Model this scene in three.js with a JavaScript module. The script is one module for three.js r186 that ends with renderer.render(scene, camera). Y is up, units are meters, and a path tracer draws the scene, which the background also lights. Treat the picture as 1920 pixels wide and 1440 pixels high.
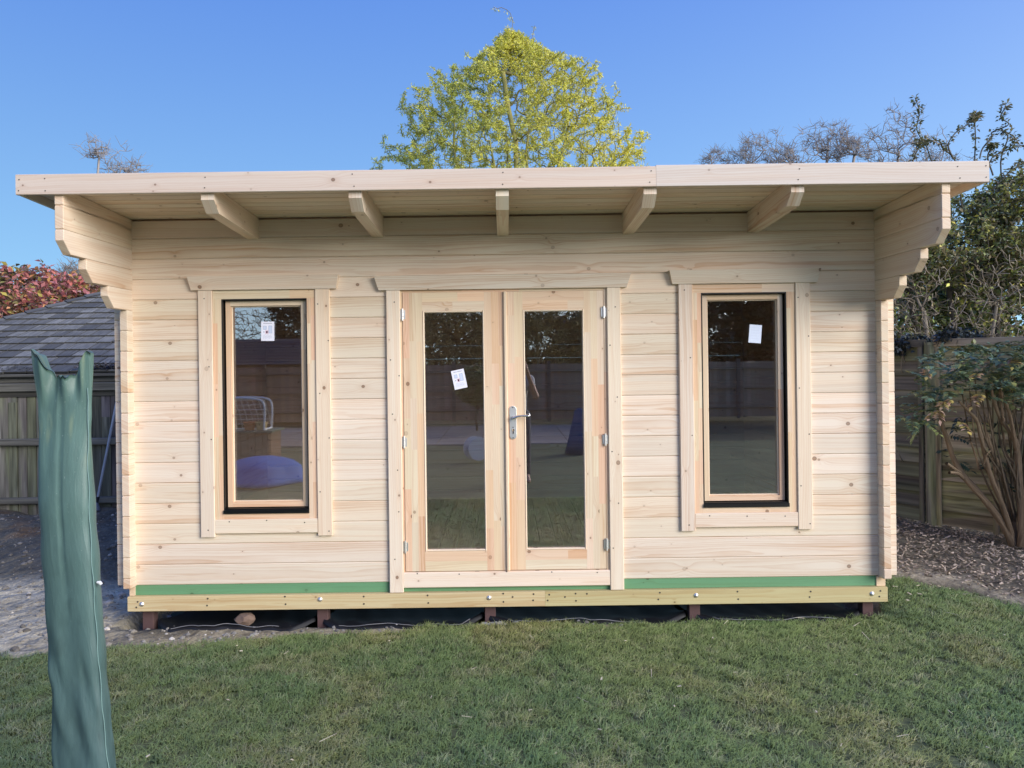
import * as THREE from 'three';
import { mergeGeometries } from 'three/addons/utils/BufferGeometryUtils.js';
import { MarchingCubes } from 'three/addons/objects/MarchingCubes.js';

// ------------------------------------------------------------------ camera
const scene = new THREE.Scene();
const camera = new THREE.PerspectiveCamera(2 * Math.atan(720 / 1420) * 180 / Math.PI, 4 / 3, 0.02, 600);
camera.position.set(0, 1.7, 5.035);
camera.rotation.z = -0.0131;
camera.setViewOffset(1920, 1440, 14, 42, 1920, 1440);
camera.updateProjectionMatrix();

// ------------------------------------------------------------------ sky and sun
const SUN = new THREE.Vector3(0.68, 0.36, 0.60).normalize();
function skyColor(d) {
  const s = Math.max(0, d.y), k = Math.pow(1 - s, 2.7), c = d.dot(SUN);
  const out = [0, 0, 0], zen = [0.055, 0.180, 0.77], hor = [0.43, 0.82, 1.10], glow = [1.0, 0.90, 0.74];
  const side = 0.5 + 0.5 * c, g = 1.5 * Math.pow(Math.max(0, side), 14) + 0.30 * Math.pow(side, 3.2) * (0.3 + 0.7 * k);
  const warm = 0.95 * Math.pow(side, 3) * Math.exp(-Math.pow(s / 0.42, 2)), wc = [1.0, 0.78, 0.50];  // low warm glow round the sun, added to warm the light under the eaves
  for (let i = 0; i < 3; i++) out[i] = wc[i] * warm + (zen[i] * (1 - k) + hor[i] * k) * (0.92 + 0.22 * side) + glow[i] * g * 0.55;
  return out;
}
{
  const W = 1024, H = 512, data = new Float32Array(W * H * 4), d = new THREE.Vector3();
  for (let y = 0; y < H; y++) for (let x = 0; x < W; x++) {
    const el = ((y + 0.5) / H - 0.5) * Math.PI, az = ((x + 0.5) / W - 0.5) * 2 * Math.PI;
    d.set(Math.cos(el) * Math.cos(az), Math.sin(el), Math.cos(el) * Math.sin(az));
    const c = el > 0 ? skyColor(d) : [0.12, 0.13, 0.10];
    data.set([c[0], c[1], c[2], 1], (y * W + x) * 4);
  }
  const t = new THREE.DataTexture(data, W, H, THREE.RGBAFormat, THREE.FloatType);
  t.mapping = THREE.EquirectangularReflectionMapping; t.magFilter = THREE.LinearFilter; t.minFilter = THREE.LinearFilter; t.needsUpdate = true;
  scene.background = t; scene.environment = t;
}
const sun = new THREE.DirectionalLight(new THREE.Color().setRGB(1.0, 0.955, 0.89), 3.9);
sun.position.copy(SUN).multiplyScalar(40);
sun.castShadow = true; sun.shadow.radius = 70;
Object.assign(sun.shadow.camera, { left: -30, right: 30, top: 30, bottom: -30, near: 1, far: 120 });
sun.shadow.mapSize.set(2048, 2048);
scene.add(sun, sun.target);

const renderer = new THREE.WebGLRenderer({ antialias: true });
renderer.setSize(1024, 768);
renderer.toneMapping = THREE.LinearToneMapping;
renderer.toneMappingExposure = 1.0;
renderer.shadowMap.enabled = true;
renderer.shadowMap.type = THREE.PCFSoftShadowMap;

// ------------------------------------------------------------------ helpers
function RNG(a) { a |= 0; const f = () => { a = (a + 0x6d2b79f5) | 0; let t = Math.imul(a ^ (a >>> 15), 1 | a); t = (t + Math.imul(t ^ (t >>> 7), 61 | t)) ^ t; return ((t ^ (t >>> 14)) >>> 0) / 4294967296; }; f.r = (a, b) => a + (b - a) * f(); return f; }
const hash = (x, y, s) => { let h = Math.imul(x | 0, 374761393) ^ Math.imul(y | 0, 668265263) ^ Math.imul(s | 0, 2147483629); h = Math.imul(h ^ (h >>> 13), 1274126177); return ((h ^ (h >>> 16)) >>> 0) / 4294967296; };
function vn(x, y, s = 0) { const xi = Math.floor(x), yi = Math.floor(y); let fx = x - xi, fy = y - yi; fx = fx * fx * (3 - 2 * fx); fy = fy * fy * (3 - 2 * fy); const a = hash(xi, yi, s), b = hash(xi + 1, yi, s), c = hash(xi, yi + 1, s), d = hash(xi + 1, yi + 1, s); return a + (b - a) * fx + (c - a) * fy + (a - b - c + d) * fx * fy; }
const fbm = (x, y, s = 0, o = 4) => { let v = 0, a = 0.5, n = 0; for (let i = 0; i < o; i++) { v += a * vn(x, y, s + i * 17); n += a; x *= 2.03; y *= 2.03; a *= 0.5; } return v / n; };
const lerp = (a, b, t) => a + (b - a) * t, clamp = (x, a = 0, b = 1) => Math.min(b, Math.max(a, x)), sst = (a, b, x) => { const t = clamp((x - a) / (b - a)); return t * t * (3 - 2 * t); };
const V = (x, y, z) => new THREE.Vector3(x, y, z);
const toS = (c) => Math.round(255 * clamp(c <= 0.0031308 ? c * 12.92 : 1.055 * Math.pow(c, 1 / 2.4) - 0.055));

// picture position (1920 x 1440) at a given depth plane z, used to read off where stems and shoots stand
function at(px, py, z) { const u = px - 946, v = 678 - py, c = Math.cos(0.0131), s = Math.sin(0.0131), L = 5.035 - z; return V((u * c + v * s) * L / 1420, 1.7 + (-u * s + v * c) * L / 1420, z); }

const taken = {};
function numbered(n) { if (!(n in taken)) { taken[n] = 0; return n; } taken[n]++; return n + '_' + String(taken[n]).padStart(3, '0'); }
function shade(o) { o.traverse((m) => { if (m.isMesh) { m.castShadow = true; m.receiveShadow = true; } }); return o; }
function thing(name, label, category, group) { const o = new THREE.Group(); o.name = numbered(name); o.userData = { label, category }; if (group) o.userData.group = group; scene.add(o); return o; }
function tag(o, label, category, group) { Object.assign(o.userData, { label, category }); if (group) o.userData.group = group; return o; }
function mesh(name, geo, mat, parent) { const m = new THREE.Mesh(geo, mat); m.name = parent ? name : numbered(name); (parent || scene).add(m); return m; }
function part(name, parent) { const g = new THREE.Group(); g.name = name; parent.add(g); return g; }

class MB {   // collects faces with normals, uv (metres) and colours
  constructor() { this.p = []; this.n = []; this.u = []; this.c = []; this.i = []; }
  v(p, n, u, v, c = [1, 1, 1]) { this.p.push(p.x, p.y, p.z); this.n.push(n.x, n.y, n.z); this.u.push(u, v); this.c.push(c[0], c[1], c[2]); return this.p.length / 3 - 1; }
  poly(pts, uvs, c) { const n = V(0, 0, 0); for (let k = 0; k < pts.length; k++) { const a = pts[k], b = pts[(k + 1) % pts.length]; n.x += (a.y - b.y) * (a.z + b.z); n.y += (a.z - b.z) * (a.x + b.x); n.z += (a.x - b.x) * (a.y + b.y); } n.normalize(); const s = pts.map((p, k) => this.v(p, n, uvs[k][0], uvs[k][1], c)); for (let k = 1; k < s.length - 1; k++) this.i.push(s[0], s[k], s[k + 1]); }
  // a bar along one axis ('x','y','z') with a chamfered rectangular section; uv: u along the bar, v round it
  bar(x0, y0, z0, x1, y1, z1, o = {}) {
    const ax = o.axis || (x1 - x0 >= y1 - y0 && x1 - x0 >= z1 - z0 ? 'x' : y1 - y0 >= z1 - z0 ? 'y' : 'z'), ch = o.ch ?? 0.003, c = o.c || [1, 1, 1], uo = o.u || 0, vo = o.v || 0;
    const R = ax === 'x' ? [[x0, x1], [y0, y1], [z0, z1]] : ax === 'y' ? [[y0, y1], [z0, z1], [x0, x1]] : [[z0, z1], [x0, x1], [y0, y1]];
    const P = (t, a, b) => ax === 'x' ? V(t, a, b) : ax === 'y' ? V(b, t, a) : V(a, b, t);
    const [[t0, t1], [a0, a1], [b0, b1]] = R, h = Math.min(ch, (a1 - a0) / 2.1, (b1 - b0) / 2.1);
    const prof = h > 0 ? [[a0 + h, b1], [a1 - h, b1], [a1, b1 - h], [a1, b0 + h], [a1 - h, b0], [a0 + h, b0], [a0, b0 + h], [a0, b1 - h]] : [[a0, b1], [a1, b1], [a1, b0], [a0, b0]];
    const e = Math.min(h, (t1 - t0) / 2.1), endc = o.end || [c[0] * 0.93, c[1] * 0.88, c[2] * 0.82];
    let w = 0;
    for (let k = 0; k < prof.length; k++) {
      const A = prof[k], B = prof[(k + 1) % prof.length], d = Math.hypot(A[0] - B[0], A[1] - B[1]);
      this.poly([P(t0, ...A), P(t0, ...B), P(t1, ...B), P(t1, ...A)].reverse(), [[t0 + uo, w + vo], [t0 + uo, w + d + vo], [t1 + uo, w + d + vo], [t1 + uo, w + vo]].reverse(), c);
      w += d;
    }
    for (const [t, rev] of [[t0, 0], [t1, 1]]) { const pts = prof.map((q) => P(t, ...q)), uv = prof.map((q) => [uo + t + (q[0] - a0) * 0.3, vo + 0.02 + (q[1] - b0)]); this.poly(rev ? pts.reverse() : pts, rev ? uv.reverse() : uv, endc); }
    return this;
  }
  tube(pts, rad, sides = 5, c = [1, 1, 1], cap = true, c2) {
    let side = V(0.37, 0.21, 0.9), first = this.p.length / 3, len = 0; const t = V(0, 0, 0), b = V(0, 0, 0), q = V(0, 0, 0), n = V(0, 0, 0);
    for (let k = 0; k < pts.length; k++) {
      t.copy(pts[Math.min(k + 1, pts.length - 1)]).sub(pts[Math.max(k - 1, 0)]); if (t.lengthSq() < 1e-12) t.set(0, 1, 0); t.normalize();
      side.addScaledVector(t, -side.dot(t)); if (side.lengthSq() < 1e-6) side.set(t.y, -t.x, 0.01); side.normalize(); b.crossVectors(t, side);
      if (k) len += pts[k].distanceTo(pts[k - 1]);
      const r = typeof rad === 'number' ? rad : rad[k], f = k / (pts.length - 1), cc = c2 ? [lerp(c[0], c2[0], f), lerp(c[1], c2[1], f), lerp(c[2], c2[2], f)] : c;
      for (let s = 0; s < sides; s++) { const a = s / sides * Math.PI * 2; n.copy(side).multiplyScalar(Math.cos(a)).addScaledVector(b, Math.sin(a)); q.copy(pts[k]).addScaledVector(n, r); this.v(q, n, s / sides * 6.3 * r, len, cc); }
    }
    for (let k = 0; k < pts.length - 1; k++) for (let s = 0; s < sides; s++) { const a = first + k * sides + s, d = first + k * sides + (s + 1) % sides; this.i.push(a, d, a + sides, d, d + sides, a + sides); }
    if (cap) for (const [o, dir] of [[first, -1], [first + (pts.length - 1) * sides, 1]]) for (let s = 1; s < sides - 1; s++) dir > 0 ? this.i.push(o, o + s, o + s + 1) : this.i.push(o, o + s + 1, o + s);
    return this;
  }
  leaf(p, dir, up, L, w, c, fold = 0.25) {   // pointed leaf of two faces folded along its rib
    const s = V(0, 0, 0).crossVectors(dir, up); if (s.lengthSq() < 1e-8) s.set(1, 0, 0); s.normalize(); const n = V(0, 0, 0).crossVectors(s, dir).normalize();
    const m = p.clone().addScaledVector(dir, L * 0.45), tip = p.clone().addScaledVector(dir, L).addScaledVector(n, -L * 0.12);
    const a = m.clone().addScaledVector(s, w).addScaledVector(n, w * fold), b = m.clone().addScaledVector(s, -w).addScaledVector(n, w * fold);
    const A = this.v(p, n, 0, 0, c), B = this.v(a, n, 0, 1, c), C = this.v(tip, n, 1, 0, c), D = this.v(b, n, 1, 1, c);
    this.i.push(A, B, C, A, C, D);
  }
  geo() { const g = new THREE.BufferGeometry(); g.setAttribute('position', new THREE.Float32BufferAttribute(this.p, 3)); g.setAttribute('normal', new THREE.Float32BufferAttribute(this.n, 3)); g.setAttribute('uv', new THREE.Float32BufferAttribute(this.u, 2)); g.setAttribute('color', new THREE.Float32BufferAttribute(this.c, 3)); g.setIndex(this.i); return g; }
  build(name, mat, parent) { return mesh(name, this.geo(), mat, parent); }
}
const jit = (r, c, a = 0.06, w = 0.02) => { const k = 1 + r.r(-a, a); return [c[0] * k * (1 + r.r(-w, w)), c[1] * k, c[2] * k * (1 + r.r(-w, w) * 1.5)]; };

// ------------------------------------------------------------------ textures
function tex(w, h, f, rx, ry, opt = {}) {
  const d = new Uint8Array(w * h * 4), o = [0, 0, 0];
  for (let y = 0; y < h; y++) for (let x = 0; x < w; x++) { f(x, y, o); const i = (y * w + x) * 4; if (opt.data) { d[i] = 255 * clamp(o[0]); d[i + 1] = 255 * clamp(o[1]); d[i + 2] = 255 * clamp(o[2]); } else { d[i] = toS(o[0]); d[i + 1] = toS(o[1]); d[i + 2] = toS(o[2]); } d[i + 3] = 255; }
  const t = new THREE.DataTexture(d, w, h); t.magFilter = THREE.LinearFilter; t.minFilter = THREE.LinearMipmapLinearFilter; t.generateMipmaps = true; t.wrapS = t.wrapT = opt.wrap || THREE.RepeatWrapping; t.repeat.set(rx, ry); if (!opt.data) t.colorSpace = THREE.SRGBColorSpace; t.needsUpdate = true; return t;
}
// spruce boards: twelve rows of different boards, 5.4 m long and 0.16 m wide each, with growth rings and knots
const ROW = 0.16, ROWS = 12;
const spruceMap = (() => {
  const W = 2048, H = 1536, LX = 5.4, r = RNG(77), rows = [];
  for (let k = 0; k < ROWS; k++) { const knots = []; let x = r.r(0, 0.4); while (x < LX) { const n = r() < 0.25 ? 2 : r() < 0.3 ? 0 : 1; for (let j = 0; j < n; j++) knots.push([x + r.r(-0.05, 0.05), r.r(0.012, 0.148), r() < 0.28 ? r.r(0.007, 0.0125) : r.r(0.0022, 0.006), r.r(0.2, 1)]); x += r.r(0.2, 0.75); } rows.push({ knots, y0: r.r(-0.06, 0.22), d: r.r(0.015, 0.09), red: r.r(-0.6, 1.3), contrast: r.r(0.4, 1), s: k * 31 }); }
  return tex(W, H, (px, py, o) => {
    const k = Math.floor(py / H * ROWS), R = rows[k], X = px / W * LX, Y = (py / H * ROWS - k) * ROW;
    const wob = (fbm(X * 0.9, 1.5, R.s, 3) - 0.5) * 0.06; let yy = Y - R.y0 + wob, kn = 0, halo = 0, core = 0;
    for (const q of R.knots) { const dx = X - q[0], dy = Y - q[1]; if (dx > 0.25 || dx < -0.25) continue; const s = q[2], e = (dx * dx) / (36 * s * s) + (dy * dy) / (9 * s * s); if (e < 6) { const g = Math.exp(-e); yy += dy * g * 1.6; halo = Math.max(halo, Math.exp(-e * 2.2) * q[3]); } const rr = Math.sqrt(dx * dx * 0.8 + dy * dy) / s; kn = Math.max(kn, sst(1.15, 0.8, rr) * q[3]); core = Math.max(core, sst(1.25, 1.0, rr) * sst(0.6, 0.9, rr) * q[3]); }
    const dd = R.d + (vn(X * 0.5, 9.1, R.s + 5) - 0.5) * 0.05, rad = Math.sqrt(yy * yy + dd * dd), ph = rad / 0.0105 + (fbm(X * 3, Y * 50, R.s + 2, 2) - 0.5) * 0.7, f = ph - Math.floor(ph), late = Math.pow(f, 2.4) * sst(1.0, 0.9, f), wide = fbm(X * 1.2, rad * 70, R.s + 3, 3), fine = vn(X * 22, Y * 900, R.s + 8);
    const t = clamp((late * 0.42 + (wide - 0.45) * 0.75 + (fine - 0.5) * 0.16) * R.contrast * 1.8);
    const A = [0.79, 0.675, 0.54], B = [0.61, 0.40, 0.25];
    const red = R.red * 0.016 + 0.03 * sst(0.56, 0.78, fbm(X * 0.8, Y * 26, R.s + 12, 3));
    for (let c = 0; c < 3; c++) { let v = lerp(A[c], B[c], t); v *= 1 - 0.16 * halo * (c === 0 ? 0.6 : c === 1 ? 1 : 1.2); v = lerp(v, [0.24, 0.135, 0.075][c], kn * 0.85); v = lerp(v, [0.10, 0.055, 0.03][c], core * 0.6); o[c] = v; }
    o[0] *= 1 + red; o[2] *= 1 - red;
    const m = 0.97 + 0.06 * fbm(X * 0.7, Y * 5, R.s + 9, 2); o[0] *= m; o[1] *= m; o[2] *= m;
  }, 1 / LX, 1 / (ROW * ROWS), { wrap: THREE.MirroredRepeatWrapping });
})();
// old grey outdoor timber
const weatherMap = tex(1024, 1024, (x, y, o) => {
  const X = x / 1024 * 2, Y = y / 1024 * 2, st = fbm(X * 2.2, Y * 45, 3, 4), big = fbm(X * 1.3, Y * 4, 8, 3), cr = Math.pow(vn(X * 4, Y * 130, 21), 6);
  const g = lerp(0.10, 0.30, clamp(st * 1.1 - 0.1)) * lerp(0.65, 1.3, big) * (1 - 0.6 * cr);
  o[0] = g * 1.08; o[1] = g * 1.03; o[2] = g * 0.82;
}, 0.5, 0.5);
const algaeMap = tex(1024, 1024, (x, y, o) => {   // the same, streaked green with algae
  const X = x / 1024 * 2, Y = y / 1024 * 2, st = fbm(X * 2.5, Y * 40, 31, 4), big = fbm(X * 1.6, Y * 7, 38, 4), al = sst(0.42, 0.62, fbm(X * 1.1, Y * 5, 55, 4)), pale = sst(0.58, 0.75, fbm(X * 2.0, Y * 14, 71, 3));
  const g = lerp(0.055, 0.25, clamp(st * 1.2 - 0.15)) * lerp(0.55, 1.35, big);
  o[0] = lerp(g * 1.05, g * 1.0, al) + pale * 0.05; o[1] = lerp(g * 0.95, g * 1.05, al) + pale * 0.05; o[2] = lerp(g * 0.85, g * 0.68, al) + pale * 0.045;
}, 0.5, 0.5);
const soilMap = tex(1024, 1024, (x, y, o) => {
  const X = x / 1024, Y = y / 1024, a = fbm(X * 12, Y * 12, 4, 5), b = fbm(X * 60, Y * 60, 14, 3), c = vn(X * 200, Y * 200, 25);
  const g = lerp(0.09, 0.26, clamp(a * 0.9 + (b - 0.5) * 0.55)) * (0.8 + 0.4 * c), lt = c > 0.93 ? 0.09 : 0;
  o[0] = g * 1.24 + lt; o[1] = g * 1.12 + lt; o[2] = g * 0.80 + lt * 0.85;
}, 0.5, 0.5);
const soilBump = tex(1024, 1024, (x, y, o) => { const X = x / 1024, Y = y / 1024; o[0] = o[1] = o[2] = fbm(X * 30, Y * 30, 44, 5); }, 0.5, 0.5, { data: true });
const turfMap = tex(512, 512, (x, y, o) => { const X = x / 512, Y = y / 512, a = fbm(X * 40, Y * 40, 61, 4), b = fbm(X * 5, Y * 5, 62, 3), g = lerp(0.5, 1.2, a) * lerp(0.7, 1.25, b); o[0] = 0.14 * g; o[1] = 0.165 * g; o[2] = 0.07 * g; }, 0.5, 0.5);
const barkMap = tex(512, 512, (x, y, o) => { const X = x / 512, Y = y / 512, a = fbm(X * 30, Y * 5, 81, 4), b = fbm(X * 8, Y * 8, 82, 3), g = lerp(0.45, 1.35, a) * lerp(0.75, 1.2, b); o[0] = o[1] = o[2] = 0.7 * g; }, 2, 0.7);
const ROOF = tex(512, 512, (x, y, o) => { const X = x / 512, Y = y / 512, a = fbm(X * 8, Y * 50, 91, 4), b = fbm(X * 10, Y * 10, 92, 4), g = lerp(0.4, 1.45, a) * lerp(0.7, 1.3, b); o[0] = 0.6 * g; o[1] = 0.6 * g; o[2] = 0.6 * g; }, 1, 1);

const std = (o) => new THREE.MeshStandardMaterial({ roughness: 0.75, metalness: 0, ...o });
const M = {
  spruce: std({ map: spruceMap, vertexColors: true, roughness: 0.62 }),
  weather: std({ map: weatherMap, vertexColors: true, roughness: 0.9 }),
  algae: std({ map: algaeMap, vertexColors: true, roughness: 0.9, bumpMap: algaeMap, bumpScale: 0.004 }),
  soil: std({ map: soilMap, bumpMap: soilBump, bumpScale: 0.03, vertexColors: true, roughness: 0.97 }),
  turf: std({ map: turfMap, roughness: 0.97 }),
  bark: std({ map: barkMap, vertexColors: true, roughness: 0.92, bumpMap: barkMap, bumpScale: 0.014 }),
  twig: std({ vertexColors: true, roughness: 0.9 }),
  leaf: new THREE.MeshPhysicalMaterial({ vertexColors: true, roughness: 0.55, side: THREE.DoubleSide, transmission: 0.0 }),
  thinleaf: new THREE.MeshPhysicalMaterial({ vertexColors: true, roughness: 0.95, side: THREE.DoubleSide, transmission: 0.35, thickness: 0 }),
  plain: std({ vertexColors: true, roughness: 0.9 }),
  shingle: std({ map: ROOF, vertexColors: true, roughness: 0.8 }),
  black: std({ color: 0x0b0b0c, roughness: 0.4 }),
  felt: std({ color: 0x2a2c2b, roughness: 0.95 }),
  film: new THREE.MeshPhysicalMaterial({ color: new THREE.Color().setRGB(0.006, 0.007, 0.010), roughness: 0.6, side: THREE.DoubleSide }),
  glass: new THREE.MeshPhysicalMaterial({ color: 0xffffff, transmission: 1, thickness: 0, roughness: 0.0, ior: 2.9, metalness: 0, side: THREE.DoubleSide }),
  steel: std({ color: new THREE.Color().setRGB(0.8, 0.79, 0.76), metalness: 1, roughness: 0.46 }),
  chrome: std({ color: new THREE.Color().setRGB(0.7, 0.7, 0.7), metalness: 1, roughness: 0.14 }),
  white: std({ color: new THREE.Color().setRGB(0.75, 0.75, 0.72), roughness: 0.5 }),
  screw: std({ color: new THREE.Color().setRGB(0.05, 0.042, 0.035), roughness: 0.6 }),
};

//SECTION ground
// ------------------------------------------------------------------ ground
const inPoly = (x, z, P) => { let c = false; for (let i = 0, j = P.length - 1; i < P.length; j = i++) { const [xi, zi] = P[i], [xj, zj] = P[j]; if ((zi > z) !== (zj > z) && x < (xj - xi) * (z - zi) / (zj - zi) + xi) c = !c; } return c; };
const edgePts = [[-9, 1.35], [-3.6, 0.78], [-2.95, 0.62], [-2.49, 0.45], [-2.04, 0.38], [-1.59, 0.26], [-0.86, 0.2], [-0.33, 0.12], [0.3, 0.11], [0.88, 0.1], [1.63, 0.07], [2.5, 0.0], [2.62, -0.3], [2.78, -0.75], [3.03, -0.78], [3.3, -0.56], [3.5, -0.03], [3.9, 0.5], [6, 2.4]];
const edgeZ = (x) => { for (let i = 1; i < edgePts.length; i++) if (x <= edgePts[i][0]) { const [a, b] = edgePts[i - 1], [c, d] = edgePts[i]; return b + (d - b) * (x - a) / (c - a); } return 3; };
function heap(x, z) {   // loose soil piled along the left fence, mulch bed on the right
  let h = 0;
  h += 0.30 * sst(-0.75, -2.3, z + 0.12 * Math.sin(x * 2.1)) * sst(-2.75, -3.35, x) * (0.75 + 0.6 * (fbm(x * 1.4, z * 1.4, 7) - 0.5));
  h += 0.05 * sst(2.7, 3.2, x) * sst(-0.1, -0.9, z - 0.75 * Math.max(0, x - 3.0)) + 0.0;
  h += (fbm(x * 2, z * 2, 3, 4) - 0.5) * 0.05 + (fbm(x * 9, z * 9, 5, 3) - 0.5) * 0.02;
  h -= 0.022 * sst(0.5, 0.1, z) * sst(2.8, 2.4, Math.abs(x)) + 0.13 * sst(0.03, -0.10, z) * sst(2.62, 2.5, Math.abs(x));
  h -= 0.045 * Math.exp(-(((x - 2.72) / 0.16) ** 2) - (((z + 0.12) / 0.1) ** 2));
  return h;
}
function field(x0, x1, z0, z1, step, height, color) {
  const nx = Math.round((x1 - x0) / step), nz = Math.round((z1 - z0) / step), g = new THREE.PlaneGeometry(x1 - x0, z1 - z0, nx, nz); g.rotateX(-Math.PI / 2); g.translate((x0 + x1) / 2, 0, (z0 + z1) / 2);
  const p = g.attributes.position, c = new Float32Array(p.count * 3), uv = g.attributes.uv;
  for (let i = 0; i < p.count; i++) { const x = p.getX(i), z = p.getZ(i); p.setY(i, height(x, z)); uv.setXY(i, x, z); c.set(color ? color(x, z) : [1, 1, 1], i * 3); }
  g.setAttribute('color', new THREE.BufferAttribute(c, 3)); g.computeVertexNormals(); return g;
}
{
  const far = mesh('ground', new THREE.PlaneGeometry(700, 700).rotateX(-Math.PI / 2).translate(0, -0.16, 0), std({ color: new THREE.Color().setRGB(0.09, 0.10, 0.05), roughness: 1 })); far.userData.kind = 'structure';
  const g = field(-9, 9, -7, 3.5, 0.045, (x, z) => heap(x, z) - 0.012 - 0.12 * sst(0.15, 0.5, z - edgeZ(x)), (x, z) => {
    const path = sst(-1.15, -0.75, z) * sst(-2.3, -2.9, x), k = 0.9 + 0.25 * (fbm(x * 1.3, z * 3, 9) - 0.5), orange = sst(0.55, 0.7, fbm(x * 3, z * 3, 77)) * sst(-3.0, -3.4, x) * sst(-1.5, -2, z), bare = sst(0.35, 0.0, Math.abs(z - edgeZ(x) + 0.1));
    const p = lerp(0.68, 2.4, Math.max(path, bare * 0.5)) * k; return [p * (1.03 + 0.5 * orange), p * (1 + 0.06 * orange), p * (0.98 - 0.25 * orange)];
  });
  const s = mesh('soil', g, M.soil); s.userData.kind = 'structure';
}
{
  // lawn: one sheet whose far edge follows the bare soil
  const nx = 260, nz = 150, m = new MB(), H = (x, z) => (fbm(x * 1.1, z * 1.1, 13, 3) - 0.5) * 0.05 + 0.012 - 0.034 * Math.exp(-Math.max(0, z - edgeZ(x)) / 0.3) * sst(2.9, 2.5, Math.abs(x));
  for (let j = 0; j <= nz; j++) for (let i = 0; i <= nx; i++) { const x = -8 + 16 * i / nx, e = edgeZ(x) + (fbm(x * 6, 2, 19) - 0.5) * 0.16, z = e + (10.5 - e) * Math.pow(j / nz, 1.5); m.v(V(x, j === 0 ? -0.02 : H(x, z), z), V(0, 1, 0), x, z); }
  for (let j = 0; j < nz; j++) for (let i = 0; i < nx; i++) { const a = j * (nx + 1) + i; m.i.push(a, a + nx + 1, a + 1, a + 1, a + nx + 1, a + nx + 2); }
  const g = m.geo(); g.computeVertexNormals(); const l = mesh('lawn', g, M.turf); l.userData.kind = 'structure';
  // grass blades
  const r = RNG(5), variants = [], mat = new THREE.MeshStandardMaterial({ roughness: 0.7, side: THREE.DoubleSide });
  for (let k = 0; k < 3; k++) {
    const b = new MB();
    for (let q = 0; q < 16; q++) {
      const a = r() * 6.283, d = 0.032 * Math.sqrt(r()), x = Math.cos(a) * d, z = Math.sin(a) * d, h = r.r(0.018, 0.042), lean = r.r(0.3, 2.0) * h, la = r() * 6.283, w = r.r(0.0011, 0.0021), wx = Math.cos(la + 1.57) * w, wz = Math.sin(la + 1.57) * w;
      const P = [V(x - wx, -0.004, z - wz), V(x + wx, -0.004, z + wz), V(x + Math.cos(la) * lean * 0.35 - wx * 0.8, h * 0.65, z + Math.sin(la) * lean * 0.35 - wz * 0.8), V(x + Math.cos(la) * lean * 0.35 + wx * 0.8, h * 0.65, z + Math.sin(la) * lean * 0.35 + wz * 0.8), V(x + Math.cos(la) * lean, h, z + Math.sin(la) * lean)];
      const n = V(Math.cos(la) * 0.3, 1, Math.sin(la) * 0.3).normalize(), s = P.map((p) => b.v(p, n, 0, 0)); b.i.push(s[0], s[1], s[2], s[1], s[3], s[2], s[2], s[3], s[4]);
    }
    variants.push(b.geo());
  }
  const spots = [[], [], []], N = 64000;
  for (let k = 0; k < N; k++) {
    const z = lerp(-0.85, 4.3, Math.pow(r(), 1.25)), x = r.r(-4.4, 4.9), e = edgeZ(x) + (fbm(x * 6, 2, 19) - 0.5) * 0.16 + r.r(-0.03, 0.05); if (z < e) continue;
    const thin = fbm(x * 2.2, z * 2.2, 41, 3); if (r() < sst(0.62, 0.74, thin) * 0.25) continue;
    spots[k % 3].push([x, z]);
  }
  const o = new THREE.Object3D(), col = new THREE.Color();
  const grp = new THREE.Group(); grp.name = 'grass'; grp.userData = { kind: 'stuff', label: 'short green lawn grass in front of the wooden cabin', category: 'grass' }; scene.add(grp);
  spots.forEach((S, k) => {
    const im = new THREE.InstancedMesh(variants[k], mat, S.length); im.name = 'grass_blades'; im.userData.kind = 'stuff';
    S.forEach(([x, z], i) => {
      const f = fbm(x * 1.3, z * 1.3, 51, 3), lush = sst(0.3, 0.75, f), dry = sst(0.5, 0.7, fbm(x * 2.6, z * 2.6, 57, 3)), hh = lerp(0.68, 0.8, lush) * (r() < 0.05 ? r.r(1.2, 1.6) : r.r(0.6, 1.15));
      o.position.set(x, H(x, z), z); o.rotation.set(0, r() * 6.28, 0); o.scale.set(1, hh, 1); o.updateMatrix(); im.setMatrixAt(i, o.matrix);
      const k2 = r.r(0.75, 1.25), straw = r() < 0.10 + 0.16 * dry ? 1 : 0;
      col.setRGB(lerp(0.275, 0.24, lush) * k2 + dry * 0.05 + straw * 0.22, lerp(0.36, 0.36, lush) * k2 + straw * 0.16, lerp(0.115, 0.12, lush) * k2 + straw * 0.13); im.setColorAt(i, col);
    });
    grp.add(im);
  });
}
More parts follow.
